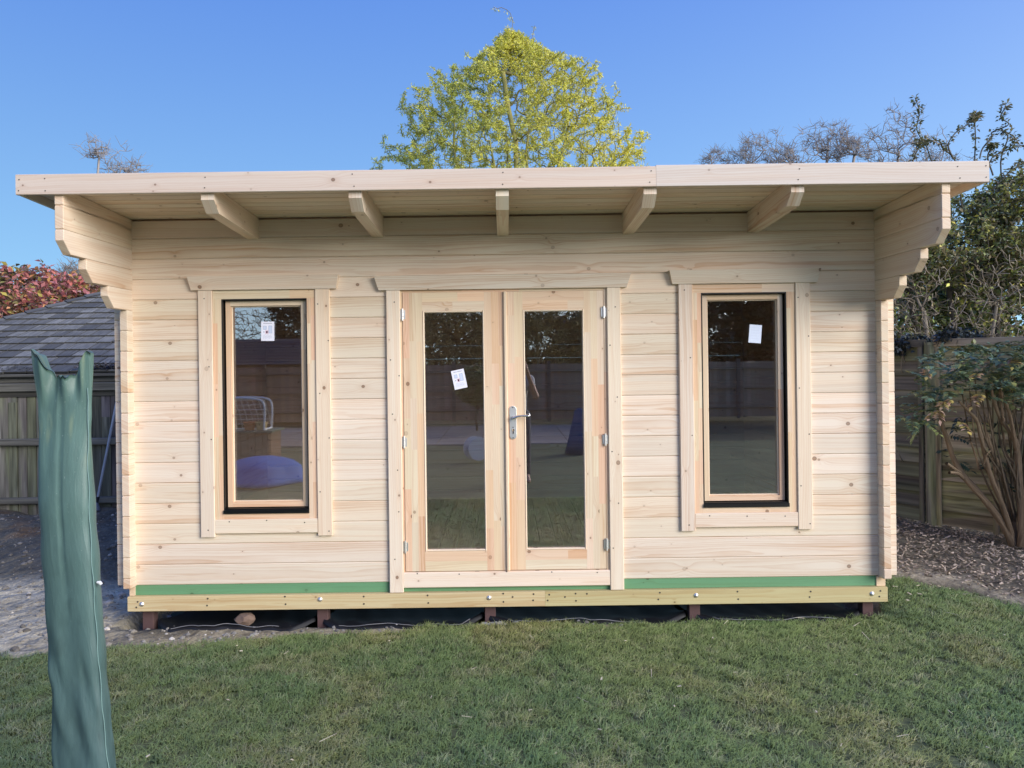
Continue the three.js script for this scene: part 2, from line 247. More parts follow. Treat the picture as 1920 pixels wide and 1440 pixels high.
{
  // loose stones, mulch chips and wood litter
  const r = RNG(8), o = new THREE.Object3D(), col = new THREE.Color();
  const stone = (seed) => { const g = new THREE.IcosahedronGeometry(1, 1), p = g.attributes.position; for (let i = 0; i < p.count; i++) { const k = 0.72 + 0.5 * vn(p.getX(i) * 1.7 + seed * 9, p.getY(i) * 1.7 + p.getZ(i) * 2.3, seed); p.setXYZ(i, p.getX(i) * k, p.getY(i) * k * 0.65, p.getZ(i) * k); } g.computeVertexNormals(); return g; };
  const scatter = (name, geo, mat, list, label, category) => { const im = new THREE.InstancedMesh(geo, mat, list.length); im.name = name; list.forEach((q, i) => { o.position.set(q[0], q[1], q[2]); o.rotation.set(q[6] ?? 0, q[5] ?? 0, q[7] ?? 0); o.scale.set(q[3][0], q[3][1], q[3][2]); o.updateMatrix(); im.setMatrixAt(i, o.matrix); col.setRGB(...q[4]); im.setColorAt(i, col); }); im.userData = { kind: 'stuff', label, category }; scene.add(im); return im; };
  const L = [];
  for (let k = 0; k < 3800; k++) { const x = r.r(-6.5, -2.2), z = r.r(-2.7, 1.0); if (z > edgeZ(x) + 0.03) continue; const s = Math.pow(r(), 4) * 0.024 + 0.004, g = r() < 0.12 ? r.r(0.4, 0.62) : r.r(0.10, 0.28); L.push([x, heap(x, z) - 0.012 + s * 0.15, z, [s, s, s * r.r(0.6, 1.3)], [g * 1.05, g * 0.95, g * 0.8], r() * 6]); }
  for (let k = 0; k < 900; k++) { const x = r.r(-2.3, 2.5), z = edgeZ(x) + r.r(-0.3, 0.02); const s = Math.pow(r(), 4) * 0.018 + 0.003, g = r() < 0.15 ? r.r(0.4, 0.65) : r.r(0.12, 0.3); L.push([x, heap(x, z) - 0.012 + s * 0.15, z, [s, s, s], [g, g * 0.95, g * 0.88], r() * 6]); }
  scatter('pebbles', stone(3), std({ roughness: 0.95 }), L, 'loose pebbles and soil crumbs on the bare earth left of and before the cabin', 'pebbles');
  const chip = new THREE.BoxGeometry(1, 1, 1, 1, 1, 1); { const p = chip.attributes.position; for (let i = 0; i < p.count; i++) { const k = p.getX(i) > 0 ? 0.55 : 1; p.setXYZ(i, p.getX(i), p.getY(i) * k, p.getZ(i) * k); } chip.computeVertexNormals(); }
  const C = [];
  for (let k = 0; k < 11000; k++) {
    const x = r.r(2.62, 6.2), z = r.r(-3.6, 1.2), e = edgeZ(x) + r.r(-0.05, 0.06); if (z > e) continue; const big = r();
    const tone = r(), g = tone < 0.3 ? r.r(0.05, 0.1) : tone < 0.75 ? r.r(0.11, 0.22) : r.r(0.24, 0.42), l = lerp(0.016, 0.06, big * big);
    C.push([x, heap(x, z) + r.r(-0.008, 0.018), z, [l, r.r(0.003, 0.008), lerp(0.008, 0.02, r())], [g * 1.6, g * 1.3, g * 1.02], r() * 6.28, r.r(-0.6, 0.6), r.r(-0.5, 0.5)]);
  }
  scatter('bark_mulch', chip, std({ roughness: 0.9 }), C, 'brown bark chip mulch covering the bed beside the right fence', 'mulch');
  const D = [];
  for (let k = 0; k < 95; k++) { const x = r.r(-3.4, 4.2), z = r.r(0.1, 3.0); if (z < edgeZ(x) + 0.1) continue; const straw = r() < 0.4; D.push([x, 0.035, z, straw ? [r.r(0.03, 0.09), 0.002, 0.003] : [r.r(0.009, 0.024), 0.003, r.r(0.006, 0.01)], [0.62, 0.55, 0.42], r() * 6.28, r.r(-0.3, 0.3), r.r(-0.3, 0.3)]); }
  for (let k = 0; k < 24; k++) { const x = r.r(2.7, 3.9), z = edgeZ(x) + r.r(0.03, 0.5); D.push([x, 0.035, z, [r.r(0.015, 0.04), 0.004, r.r(0.008, 0.016)], [0.5, 0.44, 0.33], r() * 6.28, r.r(-0.3, 0.3), r.r(-0.3, 0.3)]); }
  scatter('wood_shavings', chip, std({ roughness: 0.8 }), D, 'pale wood splinters and straws littering the lawn', 'wood litter');
  // single stones
  const rk = mesh('rock', stone(11), std({ color: new THREE.Color().setRGB(0.20, 0.135, 0.10), roughness: 0.95 })); rk.position.set(-1.74, 0.01, 0.0); rk.scale.set(0.075, 0.07, 0.055); tag(rk, 'orange brown stone lying under the base beam between the two left posts', 'stone');
  const rk2 = mesh('rock', stone(14), std({ color: new THREE.Color().setRGB(0.13, 0.125, 0.13), roughness: 0.95 })); rk2.position.set(3.02, 0.04, -1.12); rk2.scale.set(0.07, 0.045, 0.05); tag(rk2, 'dark grey stone on the bark mulch just right of the cabin', 'stone');
}

// ------------------------------------------------------------------ the cabin
const pitch = 0.047, soffitY = (z) => 2.675 + pitch * z;
const cabin = thing('log_cabin', 'new pale timber log cabin with double glass doors, two tall windows and overhanging flat roof', 'cabin');
{
  const r = RNG(21), S = M.spruce;
  const rv = () => ({ v: Math.floor(r() * ROWS) * ROW + 0.012, u: r.r(0, 0.1) });
  const tint = (a = 0.05) => jit(r, [1, 1, 1], a * 1.25, 0.025);
  const seam = (k) => 0.244 + 0.1355 * k;
  // front wall logs, broken where windows and doors are
  const cuts = (k) => k <= 2 || k === 14 ? [[-2.59, -0.7], [0.7, 2.59]] : k <= 13 ? [[-2.59, -1.935], [-1.25, -0.7], [0.7, 1.25], [1.935, 2.59]] : [[-2.59, 2.59]];
  for (let k = 0; k < 18; k++) {
    const q = rv(), c = tint(0.045), top = k === 17 ? 2.668 : seam(k + 1);
    for (const [a, b] of cuts(k)) new MB().bar(a, seam(k) + 0.0006, -0.044, b, top - 0.0006, 0, { axis: 'x', ch: 0.0048, c, u: q.u + 2.7, v: q.v + 0.0, end: [c[0] * 0.99, c[1] * 0.95, c[2] * 0.9] }).build('wall_log', S, cabin);
  }
  // side wall logs; the top five run out as stepped brackets under the roof
  const sideSeam = (j) => j === 0 ? 0.24 : 0.3085 + 0.1355 * (j - 1);
  for (const sx of [-1, 1]) for (let j = 0; j <= 18; j++) {
    const y0 = sideSeam(j) + 0.0006, y1 = (j === 18 ? 2.672 : sideSeam(j + 1)) - 0.0006, zb = -2.92, n = 0.006, sh = new THREE.Shape();
    const zf = j >= 16 ? 0.78 : j === 15 ? 0.552 : j === 14 ? 0.309 : 0.075, drop = j === 16 || j === 15 || j === 14 ? 0.073 : 0;
    sh.moveTo(zb, y0); sh.lineTo(drop ? zf - drop : zf - n, y0); if (drop) sh.lineTo(zf, y0 + drop); else sh.lineTo(zf, y0 + n);
    if (j === 18) { sh.lineTo(zf, soffitY(zf) - 0.001); sh.lineTo(zb, soffitY(zb) - 0.001); }
    else { sh.lineTo(zf, y1 - n); sh.lineTo(zf - n, y1); sh.lineTo(zb, y1); }
    const g = new THREE.ExtrudeGeometry(sh, { depth: 0.044, bevelEnabled: true, bevelSize: 0.0028, bevelOffset: -0.0028, bevelThickness: 0.0028, bevelSegments: 1 });
    g.rotateY(-Math.PI / 2); // shape x -> z, depth -> -x
    const c = tint(0.04), q = rv(), uv = g.attributes.uv, p = g.attributes.position, nn = g.attributes.normal, col = new Float32Array(p.count * 3);
    for (let i = 0; i < p.count; i++) { uv.setXY(i, p.getZ(i) + 3 + q.u, p.getY(i) - y0 + q.v + Math.abs(nn.getX(i)) * 0 + (p.getX(i)) * 0.5); const e = Math.abs(nn.getZ(i)) > 0.5 ? [0.98, 0.93, 0.87] : [1, 1, 1]; col.set([c[0] * e[0], c[1] * e[1], c[2] * e[2]], i * 3); }
    g.setAttribute('color', new THREE.BufferAttribute(col, 3));
    const m = mesh(j >= 14 ? 'bracket_log' : 'side_log', g, S, cabin); m.position.x = sx > 0 ? 2.5148 : -2.4708;
  }
  // back wall, floor, roof
  for (let k = 0; k < 18; k++) { const q = rv(); new MB().bar(-2.59, seam(k) + 0.0006, -2.844, 2.59, (k === 17 ? 2.53 : seam(k + 1)) - 0.0006, -2.8, { axis: 'x', ch: 0.006, c: tint(), u: 2.7 + q.u, v: q.v }).build('back_log', S, cabin); }
  for (let k = 0; k < 38; k++) { const q = rv(), x = -2.47 + k * 0.13; new MB().bar(x + 0.001, 0.262, -2.8, Math.min(x + 0.129, 2.47), 0.285, -0.044, { axis: 'z', ch: 0.003, c: tint(0.08), u: 3 + q.u, v: q.v }).build('floor_board', S, cabin); }
  const tiltBoard = (z0, z1, x0, x1, o0, o1, name, mat, c, q) => { const b = new MB(), P = (x, z, o) => V(x, soffitY(z) + o, z); const e = 0.007; const prof = [[z0 + e, o0], [z1 - e, o0], [z1, o0 + e], [z1, o1], [z0, o1], [z0, o0 + e]]; let w = 0; for (let k = 0; k < 6; k++) { const A = prof[k], B = prof[(k + 1) % 6], d = Math.hypot(A[0] - B[0], A[1] - B[1]); b.poly([P(x0, ...A), P(x0, ...B), P(x1, ...B), P(x1, ...A)].reverse(), [[x0, w], [x0, w + d], [x1, w + d], [x1, w]].map((t) => [t[0] + 2.7 + q.u, t[1] + q.v]).reverse(), c); w += d; } b.poly(prof.map((t) => P(x0, ...t)), prof.map((t) => [t[0], t[1]]), c); b.poly(prof.map((t) => P(x1, ...t)).reverse(), prof.map((t) => [t[0], t[1]]), c); return b.build(name, mat, cabin); };
  const nb = 8, w0 = (0.775 - 0.002) / nb; for (let k = 0; k < nb; k++) tiltBoard(0.002 + k * w0 + 0.001, 0.002 + (k + 1) * w0 - 0.001, -2.69, 2.69, 0.001, 0.02, 'soffit_board', S, tint(0.05), rv());
  tiltBoard(-3.05, -0.002, -2.69, 2.69, 0.006, 0.02, 'roof_deck', S, [0.9, 0.88, 0.85], rv());
  tiltBoard(-3.06, 0.774, -2.69, 2.69, 0.021, 0.062, 'roof_insulation', M.white, [1, 1, 1], rv());
  tiltBoard(-3.07, 0.777, -2.695, 2.695, 0.063, 0.068, 'roof_felt', M.felt, [1, 1, 1], rv());
  // rafters with a cut nose
  [-1.66, -0.829, 0.0, 0.832, 1.663].forEach((x) => {
    const b = new MB(), c = tint(0.05), q = rv(), a = x - 0.0365, d = x + 0.0365, Y = (z, o) => soffitY(z) - 0.001 - o;
    const prof = [[-2.8, Y(-2.8, 0.138)], [0.698, Y(0.698, 0.138)], [0.772, Y(0.772, 0.078)], [0.772, Y(0.772, 0)], [-2.8, Y(-2.8, 0)]];
    for (let k = 0; k < 5; k++) { const A = prof[k], B = prof[(k + 1) % 5]; const fr = k === 1 || k === 2; b.poly([V(a, A[1], A[0]), V(a, B[1], B[0]), V(d, B[1], B[0]), V(d, A[1], A[0])], fr ? [[q.u, q.v], [q.u + 0.03, q.v], [q.u + 0.03, q.v + 0.07], [q.u, q.v + 0.07]] : [[A[0], q.v], [B[0], q.v], [B[0], q.v + 0.07], [A[0], q.v + 0.07]], c); }
    for (const [xx, f] of [[a, 1], [d, 0]]) { const pts = prof.map((p) => V(xx, p[1], p[0])), uv = prof.map((p) => [p[0], q.v + 0.01 + (p[1] - Y(p[0], 0.14))]); b.poly(f ? pts.reverse() : pts, f ? uv.reverse() : uv, c); }
    b.build('rafter', S, cabin);
  });
  // fascia boards
  { const q1 = rv(), q2 = rv(), pale = [0.86, 0.86, 0.90]; const f1 = new MB().bar(-2.72, 2.668, 0.778, 0.8605, 2.782, 0.802, { axis: 'x', ch: 0.003, c: pale, u: 2.75, v: q1.v + 0.02 }).build('fascia_board', S, cabin); const f2 = new MB().bar(0.8615, 2.668, 0.778, 2.723, 2.788, 0.8022, { axis: 'x', ch: 0.003, c: [0.84, 0.87, 0.94], u: 0.3, v: q2.v + 0.02 }).build('fascia_board', S, cabin);
    const hd = new THREE.CylinderGeometry(0.0035, 0.0035, 0.003, 8).rotateX(Math.PI / 2);
    for (const x of [-2.7, -2.55, -1.66, -0.83, 0, 0.832, 1.663, 2.55, 2.7]) for (const y of [2.692, 2.756]) { const s = mesh('screw_head', hd, M.screw, x < 0.86 ? f1 : f2); s.position.set(x + r.r(-0.01, 0.01), y + r.r(-0.004, 0.004), 0.8028); }
    for (const sx of [-1, 1]) { const b = new MB(), c = tint(), q = rv(), x0 = sx > 0 ? 2.697 : -2.719, x1 = sx > 0 ? 2.719 : -2.697, P = [[-3.08, soffitY(-3.08) - 0.025], [0.777, soffitY(0.777) - 0.042], [0.777, 2.782], [-3.08, soffitY(-3.08) + 0.075]]; for (let k = 0; k < 4; k++) { const A = P[k], B = P[(k + 1) % 4]; b.poly([V(x0, A[1], A[0]), V(x0, B[1], B[0]), V(x1, B[1], B[0]), V(x1, A[1], A[0])], [[A[0], q.v], [B[0], q.v], [B[0], q.v + 0.022], [A[0], q.v + 0.022]], c); } for (const [xx, f] of [[x0, 1], [x1, 0]]) { const pts = P.map((p) => V(xx, p[1], p[0])), uv = P.map((p) => [p[0], q.v + p[1] - 2.5]); b.poly(f ? pts.reverse() : pts, f ? uv.reverse() : uv, c); } b.build('verge_board', S, cabin); } }
  // base: impregnated beam in front, green dipped bearer above it, posts and bolts
  const PT = std({ map: spruceMap, vertexColors: true, roughness: 0.75, color: new THREE.Color().setRGB(0.80, 0.79, 0.60) }), GR = std({ map: spruceMap, vertexColors: true, roughness: 0.7, color: new THREE.Color().setRGB(0.17, 0.46, 0.29) });
  const b1 = new MB().bar(-2.512, 0.079, -0.02, 0.2475, 0.1765, 0.03, { axis: 'x', ch: 0.003, c: [1.0, 0.97, 0.9], u: 2.8, v: 3 * ROW + 0.03 }).build('base_beam', PT, cabin), b2 = new MB().bar(0.2485, 0.0785, -0.02, 2.512, 0.1762, 0.0305, { axis: 'x', ch: 0.003, c: [0.86, 0.88, 0.74], u: 1.1, v: 7 * ROW + 0.03 }).build('base_beam', PT, cabin);
  for (const [x0, x1] of [[-2.475, 2.452]]) new MB().bar(x0, 0.177, -0.06, x1, 0.2435, -0.006, { axis: 'x', ch: 0.002, c: [1, 1, 1], u: 2.7, v: 0.03 }).build('green_bearer', GR, cabin);
  for (const sx of [-1, 1]) new MB().bar(sx > 0 ? 2.453 : -2.512, 0.177, -2.9, sx > 0 ? 2.512 : -2.476, 0.2395, 0.002, { axis: 'z', ch: 0.002, c: [1, 0.95, 0.86], u: 3, v: 0.05 }).build('side_bearer', S, cabin);
  const bolt = new THREE.LatheGeometry([[0, 0.011], [0.006, 0.0095], [0.0105, 0.006], [0.013, 0.002], [0.0155, 0.0015], [0.0155, 0]].map((p) => new THREE.Vector2(...p)), 16).rotateX(Math.PI / 2), hole = new THREE.CylinderGeometry(0.0058, 0.0058, 0.003, 8).rotateX(Math.PI / 2);
  for (const [x, y] of [[-2.418, 0.128], [-1.24, 0.144], [-0.123, 0.140], [1.245, 0.138], [2.408, 0.134]]) { const m = mesh('bolt', bolt, M.steel, x < 0.24 ? b1 : b2); m.position.set(x, y, 0.031); }
  for (const [x, y] of [[-2.45, .147], [-2.45, .109], [-1.98, .158], [-1.98, .113], [-1.465, .163], [-1.465, .118], [-0.95, .16], [-0.95, .112], [-0.53, .163], [-0.53, .114], [-0.03, .165], [-0.03, .115], [0.03, .145], [0.165, .16], [0.168, .122], [0.28, .158], [0.27, .116], [0.38, .14], [0.445, .158], [0.445, .116], [0.53, .16], [1.0, .157], [1.0, .117], [1.52, .157], [1.52, .114], [2.0, .155], [2.0, .116], [2.46, .152], [2.46, .118]]) { const m = mesh('screw_head', hole, M.screw, x < 0.24 ? b1 : b2); m.position.set(x + r.r(-0.008, 0.008), y + r.r(-0.004, 0.004), 0.0308); }
  const PM = std({ color: new THREE.Color().setRGB(0.10, 0.055, 0.052), roughness: 0.85 });
  for (const z of [-0.06, -1.4, -2.7]) for (const x of [-2.405, -1.238, -0.118, 1.248, 2.405]) new MB().bar(x - 0.036, -0.25, z - 0.036, x + 0.036, 0.0785, z + 0.036, { axis: 'y', ch: 0.003 }).build('post', PM, cabin);

  // finger-jointed timber: a member built from glued strips of slightly different tone
  function laminate(b, x0, y0, z0, x1, y1, z1, axis, strips, seg = [0.18, 0.55]) {
    const along = axis === 'x' ? [x0, x1] : [y0, y1], cross = axis === 'x' ? [y0, y1] : [x0, x1], w = (cross[1] - cross[0]) / strips;
    const tones = [[1, .97, .9], [1.02, .9, .78], [1.03, 1.0, .93], [.97, .83, .7], [1, .93, .82], [1.04, .88, .74], [.99, .96, .86], [1.0, 0.8, 0.66]];
    for (let s = 0; s < strips; s++) { let t = along[0]; const c0 = cross[0] + s * w, c1 = c0 + w; while (t < along[1] - 1e-6) { let e = t + r.r(...seg); if (along[1] - e < 0.08) e = along[1]; const c = tones[Math.floor(r() * tones.length)].map((k) => k * r.r(0.97, 1.03)), q = rv(); const dz = r.r(0, 0.0003);
      if (axis === 'x') b.bar(t, c0, z0, e, c1, z1 + dz, { axis, ch: 0, c, u: 2.7 + q.u + r(), v: q.v + 0.03 }); else b.bar(c0, t, z0, c1, e, z1 + dz, { axis, ch: 0, c, u: q.u + r(), v: q.v }); t = e; } }
    return b;
  }
  const nail = new THREE.CylinderGeometry(0.0042, 0.0042, 0.002, 8).rotateX(Math.PI / 2);
  function trim(x0, y0, x1, y1, z1, parent, axis, nails) {
    const q = rv(), c = tint(0.05); const t = new MB().bar(x0, y0, 0.0008, x1, y1, z1, { axis, ch: 0.004, c: [c[0] * 1.02, c[1] * 1.02, c[2] * 1.0], u: q.u + r.r(0, 2), v: q.v + 0.02 }).build('trim_board', S, parent);
    for (const [x, y] of nails) { const m = mesh('nail_head', nail, M.screw, parent); m.position.set(x + r.r(-0.006, 0.006), y + r.r(-0.01, 0.01), z1 + 0.0004); }
    return t;
  }
  function header(xa, xb, y0, y1, inset, parent) {   // drip board: ends cut on a slant, face leaning outwards at the top edge
    const b = new MB(), q = rv(), c = tint(0.04), zt = 0.048, zb = 0.03, P = [V(xa + inset, y0, zb), V(xb - inset, y0, zb), V(xb, y1, zt), V(xa, y1, zt)], B = P.map((p) => V(p.x, p.y, 0.001)), uv = (p) => [p.x + q.u + 2.7, p.y - y0 + q.v + 0.02];
    b.poly(P, P.map(uv), c); for (let k = 0; k < 4; k++) { const a = P[k], d = P[(k + 1) % 4], e = B[(k + 1) % 4], f = B[k]; b.poly([a, f, e, d], [uv(a), [uv(a)[0], uv(a)[1] + 0.03], [uv(d)[0], uv(d)[1] + 0.03], uv(d)], c); }
    b.build('drip_board', S, parent);
  }
  // windows
  for (const cx of [-1.5905, 1.592]) {
    const w = part('window', cabin), X = (d) => cx + d;
    trim(X(-0.436), 0.563, X(-0.341), 2.1975, 0.022, w, 'y', [[X(-0.39), 2.15], [X(-0.36), 1.7], [X(-0.36), 1.2], [X(-0.39), 0.6]]);
    trim(X(0.339), 0.565, X(0.437), 2.1975, 0.022, w, 'y', [[X(0.36), 2.1], [X(0.42), 1.85], [X(0.36), 1.5], [X(0.42), 1.2], [X(0.36), 0.85], [X(0.42), 0.6]]);
    trim(X(-0.340), 0.583, X(0.338), 0.677, 0.02, w, 'x', [[X(-0.25), 0.66], [X(0.0), 0.66], [X(0.25), 0.66]]);
    header(X(-0.497), X(0.502), 2.1985, 2.289, 0.021, w);
    const fr = new MB(); laminate(fr, X(-0.339), 0.678, -0.075, X(-0.283), 2.138, 0.010, 'y', 2); laminate(fr, X(0.283), 0.678, -0.075, X(0.3375), 2.138, 0.010, 'y', 2); laminate(fr, X(-0.339), 2.1385, -0.075, X(0.3375), 2.197, 0.0103, 'x', 1); laminate(fr, X(-0.2825), 0.678, -0.075, X(0.2825), 0.718, 0.0097, 'x', 1); fr.build('frame', S, w);
    const gk = new MB(); gk.bar(X(-0.2828), 0.7182, -0.08, X(-0.276), 2.138, 0.0125, { axis: 'y', ch: 0.001 }); gk.bar(X(0.276), 0.7182, -0.08, X(0.2828), 2.138, 0.0125, { axis: 'y', ch: 0.001 }); gk.bar(X(-0.276), 2.130, -0.08, X(0.276), 2.1383, 0.0128, { axis: 'x', ch: 0.001 }); gk.build('gasket', M.black, w);
    const sill = new MB(); sill.bar(X(-0.2835), 0.714, -0.08, X(0.2835), 0.738, 0.022, { axis: 'x', ch: 0.002 }); sill.bar(X(-0.283), 0.7385, -0.08, X(0.283), 0.746, 0.008, { axis: 'x', ch: 0.001 }); sill.build('sill', M.black, w);
    // opening sash, set back in the frame
    const sz0 = -0.07, sz1 = -0.024, s = 0.032, ya = 0.752, yb = 2.1265, xa = X(-0.268), xb = X(0.268), sb = new MB();
    laminate(sb, xa, ya, sz0, xa + s, yb, sz1, 'y', 1, [0.5, 1.2]); laminate(sb, xb - s, ya, sz0, xb, yb, sz1, 'y', 1, [0.5, 1.2]); laminate(sb, xa + s, ya, sz0, xb - s, ya + s, sz1, 'x', 1, [0.3, 0.6]); laminate(sb, xa + s, yb - s, sz0, xb - s, yb, sz1, 'x', 1, [0.3, 0.6]); sb.build('sash', S, w);
    const bd = new MB(); for (const a of [[xa + s, ya + s, xa + s + 0.008, yb - s, 'y'], [xb - s - 0.008, ya + s, xb - s, yb - s, 'y'], [xa + s + 0.008, ya + s, xb - s - 0.008, ya + s + 0.008, 'x'], [xa + s + 0.008, yb - s - 0.008, xb - s - 0.008, yb - s, 'x']]) bd.bar(a[0], a[1], -0.056, a[2], a[3], -0.036, { axis: a[4], ch: 0.003, c: [1.0, 0.95, 0.87], v: 0.03 }); bd.build('glazing_bead', S, w);
    for (const z of [-0.047, -0.062]) { const g = mesh('glass_pane', new THREE.PlaneGeometry(xb - xa - 2 * s, yb - ya - 2 * s), M.glass, w); g.position.set(cx, (ya + yb) / 2, z); }
  }
  // double doors
  {
    const w = part('door_frame', cabin);
    trim(-0.780, 0.181, -0.688, 2.181, 0.024, w, 'y', [[-0.72, 2.1], [-0.75, 1.72], [-0.70, 1.62], [-0.74, 1.37], [-0.72, 1.0], [-0.71, 0.72], [-0.74, 0.4]]);
    trim(0.682, 0.181, 0.773, 2.181, 0.024, w, 'y', [[0.74, 2.05], [0.70, 1.8], [0.74, 1.45], [0.70, 1.1], [0.74, 0.75], [0.70, 0.45]]);
    header(-0.854, 0.841, 2.1825, 2.273, 0.027, w);
    trim(-0.6865, 0.209, 0.6805, 0.3095, 0.02, w, 'x', [[-0.6, 0.3], [-0.32, 0.3], [0.0, 0.3], [0.3, 0.3], [0.6, 0.3]]);
    const fr = new MB(); laminate(fr, -0.70, 0.24, -0.08, -0.674, 2.19, 0.006, 'y', 1); laminate(fr, 0.663, 0.24, -0.08, 0.70, 2.19, 0.006, 'y', 1); laminate(fr, -0.673, 2.166, -0.08, 0.662, 2.19, 0.0062, 'x', 1); fr.bar(-0.673, 0.285, -0.10, 0.662, 0.311, 0.012, { axis: 'x', c: [1, 0.9, 0.78] }); fr.build('frame', S, w);
    const leaf = (x0, x1, gx0, gx1, zf, flip) => {
      const d = part('door', cabin), y0 = 0.3165, y1 = 2.1645, g0 = 0.446, g1 = 2.043, z0 = zf - 0.045;
      laminate(new MB(), x0, y0, z0, gx0 - 0.012, y1, zf, 'y', flip ? 2 : 3, [0.25, 0.8]).build('stile', S, d);
      laminate(new MB(), gx1 + 0.012, y0, z0, x1, y1, zf, 'y', 3, [0.25, 0.8]).build('stile', S, d);
      laminate(new MB(), gx0 - 0.0118, y0, z0, gx1 + 0.0118, g0, zf - 0.0004, 'x', 2, [0.15, 0.4]).build('rail', S, d);
      laminate(new MB(), gx0 - 0.0118, g1, z0, gx1 + 0.0118, y1, zf - 0.0004, 'x', 2, [0.15, 0.4]).build('rail', S, d);
      const b = new MB(); for (const a of [[gx0 - 0.012, g0, gx0, g1, 'y'], [gx1, g0, gx1 + 0.012, g1, 'y'], [gx0, g0, gx1, g0 + 0.012, 'x'], [gx0, g1 - 0.012, gx1, g1, 'x']]) b.bar(a[0], a[1], zf - 0.026, a[2], a[3], zf + 0.003, { axis: a[4], ch: 0.005, c: [1.03, 1.0, 0.95], v: 0.05 }); b.build('glazing_bead', S, d);
      for (const z of [zf - 0.016, zf - 0.03]) { const g = mesh('glass_pane', new THREE.PlaneGeometry(gx1 - gx0 + 0.006, g1 - g0 - 0.018), M.glass, d); g.position.set((gx0 + gx1) / 2, (g0 + g1) / 2, z); }
      return d;
    };
    const d1 = leaf(-0.671, 0.0085, -0.530, -0.143, 0.012, false), d2 = leaf(0.0105, 0.6605, 0.136, 0.519, 0.006, true);
    new MB().bar(-0.004, 0.318, 0.0125, 0.0195, 2.163, 0.0285, { axis: 'y', ch: 0.006, c: [1.02, 0.96, 0.86], v: 2 * ROW + 0.04 }).build('meeting_strip', S, d1);
    // handle plate with lever
    const plate = new THREE.Shape(), hw = 0.024, y0 = 1.185, y1 = 1.405; plate.moveTo(-hw, y0 + hw); plate.absarc(0, y0 + hw, hw, Math.PI, 2 * Math.PI, false); plate.lineTo(hw, y1 - hw); plate.absarc(0, y1 - hw, hw, 0, Math.PI, false); plate.closePath();
    const pg = new THREE.ExtrudeGeometry(plate, { depth: 0.005, bevelEnabled: true, bevelSize: 0.002, bevelOffset: -0.002, bevelThickness: 0.002, bevelSegments: 2, curveSegments: 10 });
    const pm = mesh('handle_plate', pg, M.steel, d2); pm.position.set(0.051, 0, 0.0068);
    const lev = new MB(); lev.tube([V(0.051, 1.327, 0.012), V(0.051, 1.327, 0.04), V(0.053, 1.329, 0.05)], [0.011, 0.009, 0.0095], 12); lev.tube([V(0.047, 1.325, 0.05), V(0.06, 1.33, 0.052), V(0.08, 1.338, 0.052), V(0.11, 1.341, 0.051), V(0.14, 1.340, 0.051), V(0.155, 1.340, 0.049), V(0.160, 1.345, 0.044)], [0.0085, 0.0095, 0.0075, 0.0062, 0.0062, 0.0075, 0.008], 10); lev.build('handle', M.chrome, d2);
    const cyl = new MB(); cyl.tube([V(0.052, 1.246, 0.012), V(0.052, 1.246, 0.019)], 0.0085, 12); cyl.bar(0.047, 1.222, 0.012, 0.057, 1.246, 0.018, { axis: 'y', ch: 0.002 }); cyl.build('lock_cylinder', M.chrome, d2);
    const sc = new THREE.CylinderGeometry(0.004, 0.004, 0.003, 8).rotateX(Math.PI / 2); for (const y of [1.396, 1.263, 1.194]) { const m = mesh('screw_head', sc, M.screw, d2); m.position.set(0.051, y, 0.0145); }
    // hinges
    for (const [d, x] of [[d1, -0.6725], [d2, 0.6615]]) for (const y of [2.02, 1.175, 0.48]) { const h = new MB(); for (const [a, b] of [[-0.04, -0.014], [-0.012, 0.012], [0.014, 0.04]]) h.tube([V(x, y + a, 0.018), V(x, y + b, 0.018)], 0.0075, 10); h.bar(x - 0.018, y - 0.03, 0.0065, x + 0.018, y + 0.03, 0.0135, { axis: 'y', ch: 0.001 }); h.build('hinge', M.steel, d); }
  }
}
// paper leaflets on the glass
{
  const leaflet = (px, py, w, h, turn, z, blank, label) => {
    const cv = document.createElement('canvas'); cv.width = 256; cv.height = 400; const c = cv.getContext('2d'); c.fillStyle = blank ? '#e4edff' : '#f0f0fb'; c.fillRect(0, 0, 256, 400);
    if (blank) { c.fillStyle = 'rgba(150,160,190,0.22)'; for (let k = 0; k < 5; k++) c.fillRect(40, 60 + k * 60, 170, 5); }
    else { c.fillStyle = '#8f8f9c'; for (let x = 44; x < 210; x += 14) c.fillRect(x, 32, 10, 14); c.strokeStyle = '#a9b4cc'; c.lineWidth = 7; c.strokeRect(42, 95, 60, 70); c.strokeRect(146, 90, 64, 150); c.fillStyle = '#cfd9ee'; c.fillRect(46, 99, 52, 62); c.fillRect(150, 94, 56, 142); c.fillStyle = '#5b2f45'; c.fillRect(94, 196, 34, 46); c.strokeStyle = '#e39aa6'; c.lineWidth = 5; c.strokeRect(84, 186, 54, 66); c.fillStyle = '#8e93ab'; c.fillRect(40, 208, 24, 16); for (let k = 0; k < 5; k++) for (let x = 40; x < 205; x += 12) if ((x * 7 + k * 13) % 5) c.fillRect(x, 276 + k * 18, 9, k === 2 ? 8 : 4); }
    const t = new THREE.CanvasTexture(cv); t.colorSpace = THREE.SRGBColorSpace; const p = at(px, py, z);
    const m = mesh('paper_leaflet', new THREE.BoxGeometry(w, h, 0.0012), std({ map: t, roughness: 0.55 })); m.position.copy(p); m.rotation.z = turn; tag(m, label, 'leaflet'); return m;
  };
  leaflet(502, 621, 0.088, 0.130, -0.012, -0.0455, false, 'small white printed leaflet stuck upright on the left window pane');
  leaflet(861, 711, 0.086, 0.127, 0.20, -0.0025, false, 'small white printed leaflet stuck tilted on the left door glass');
  leaflet(1416, 626, 0.083, 0.122, -0.085, -0.0455, true, 'plain pale blue leaflet stuck on the right window pane');
}
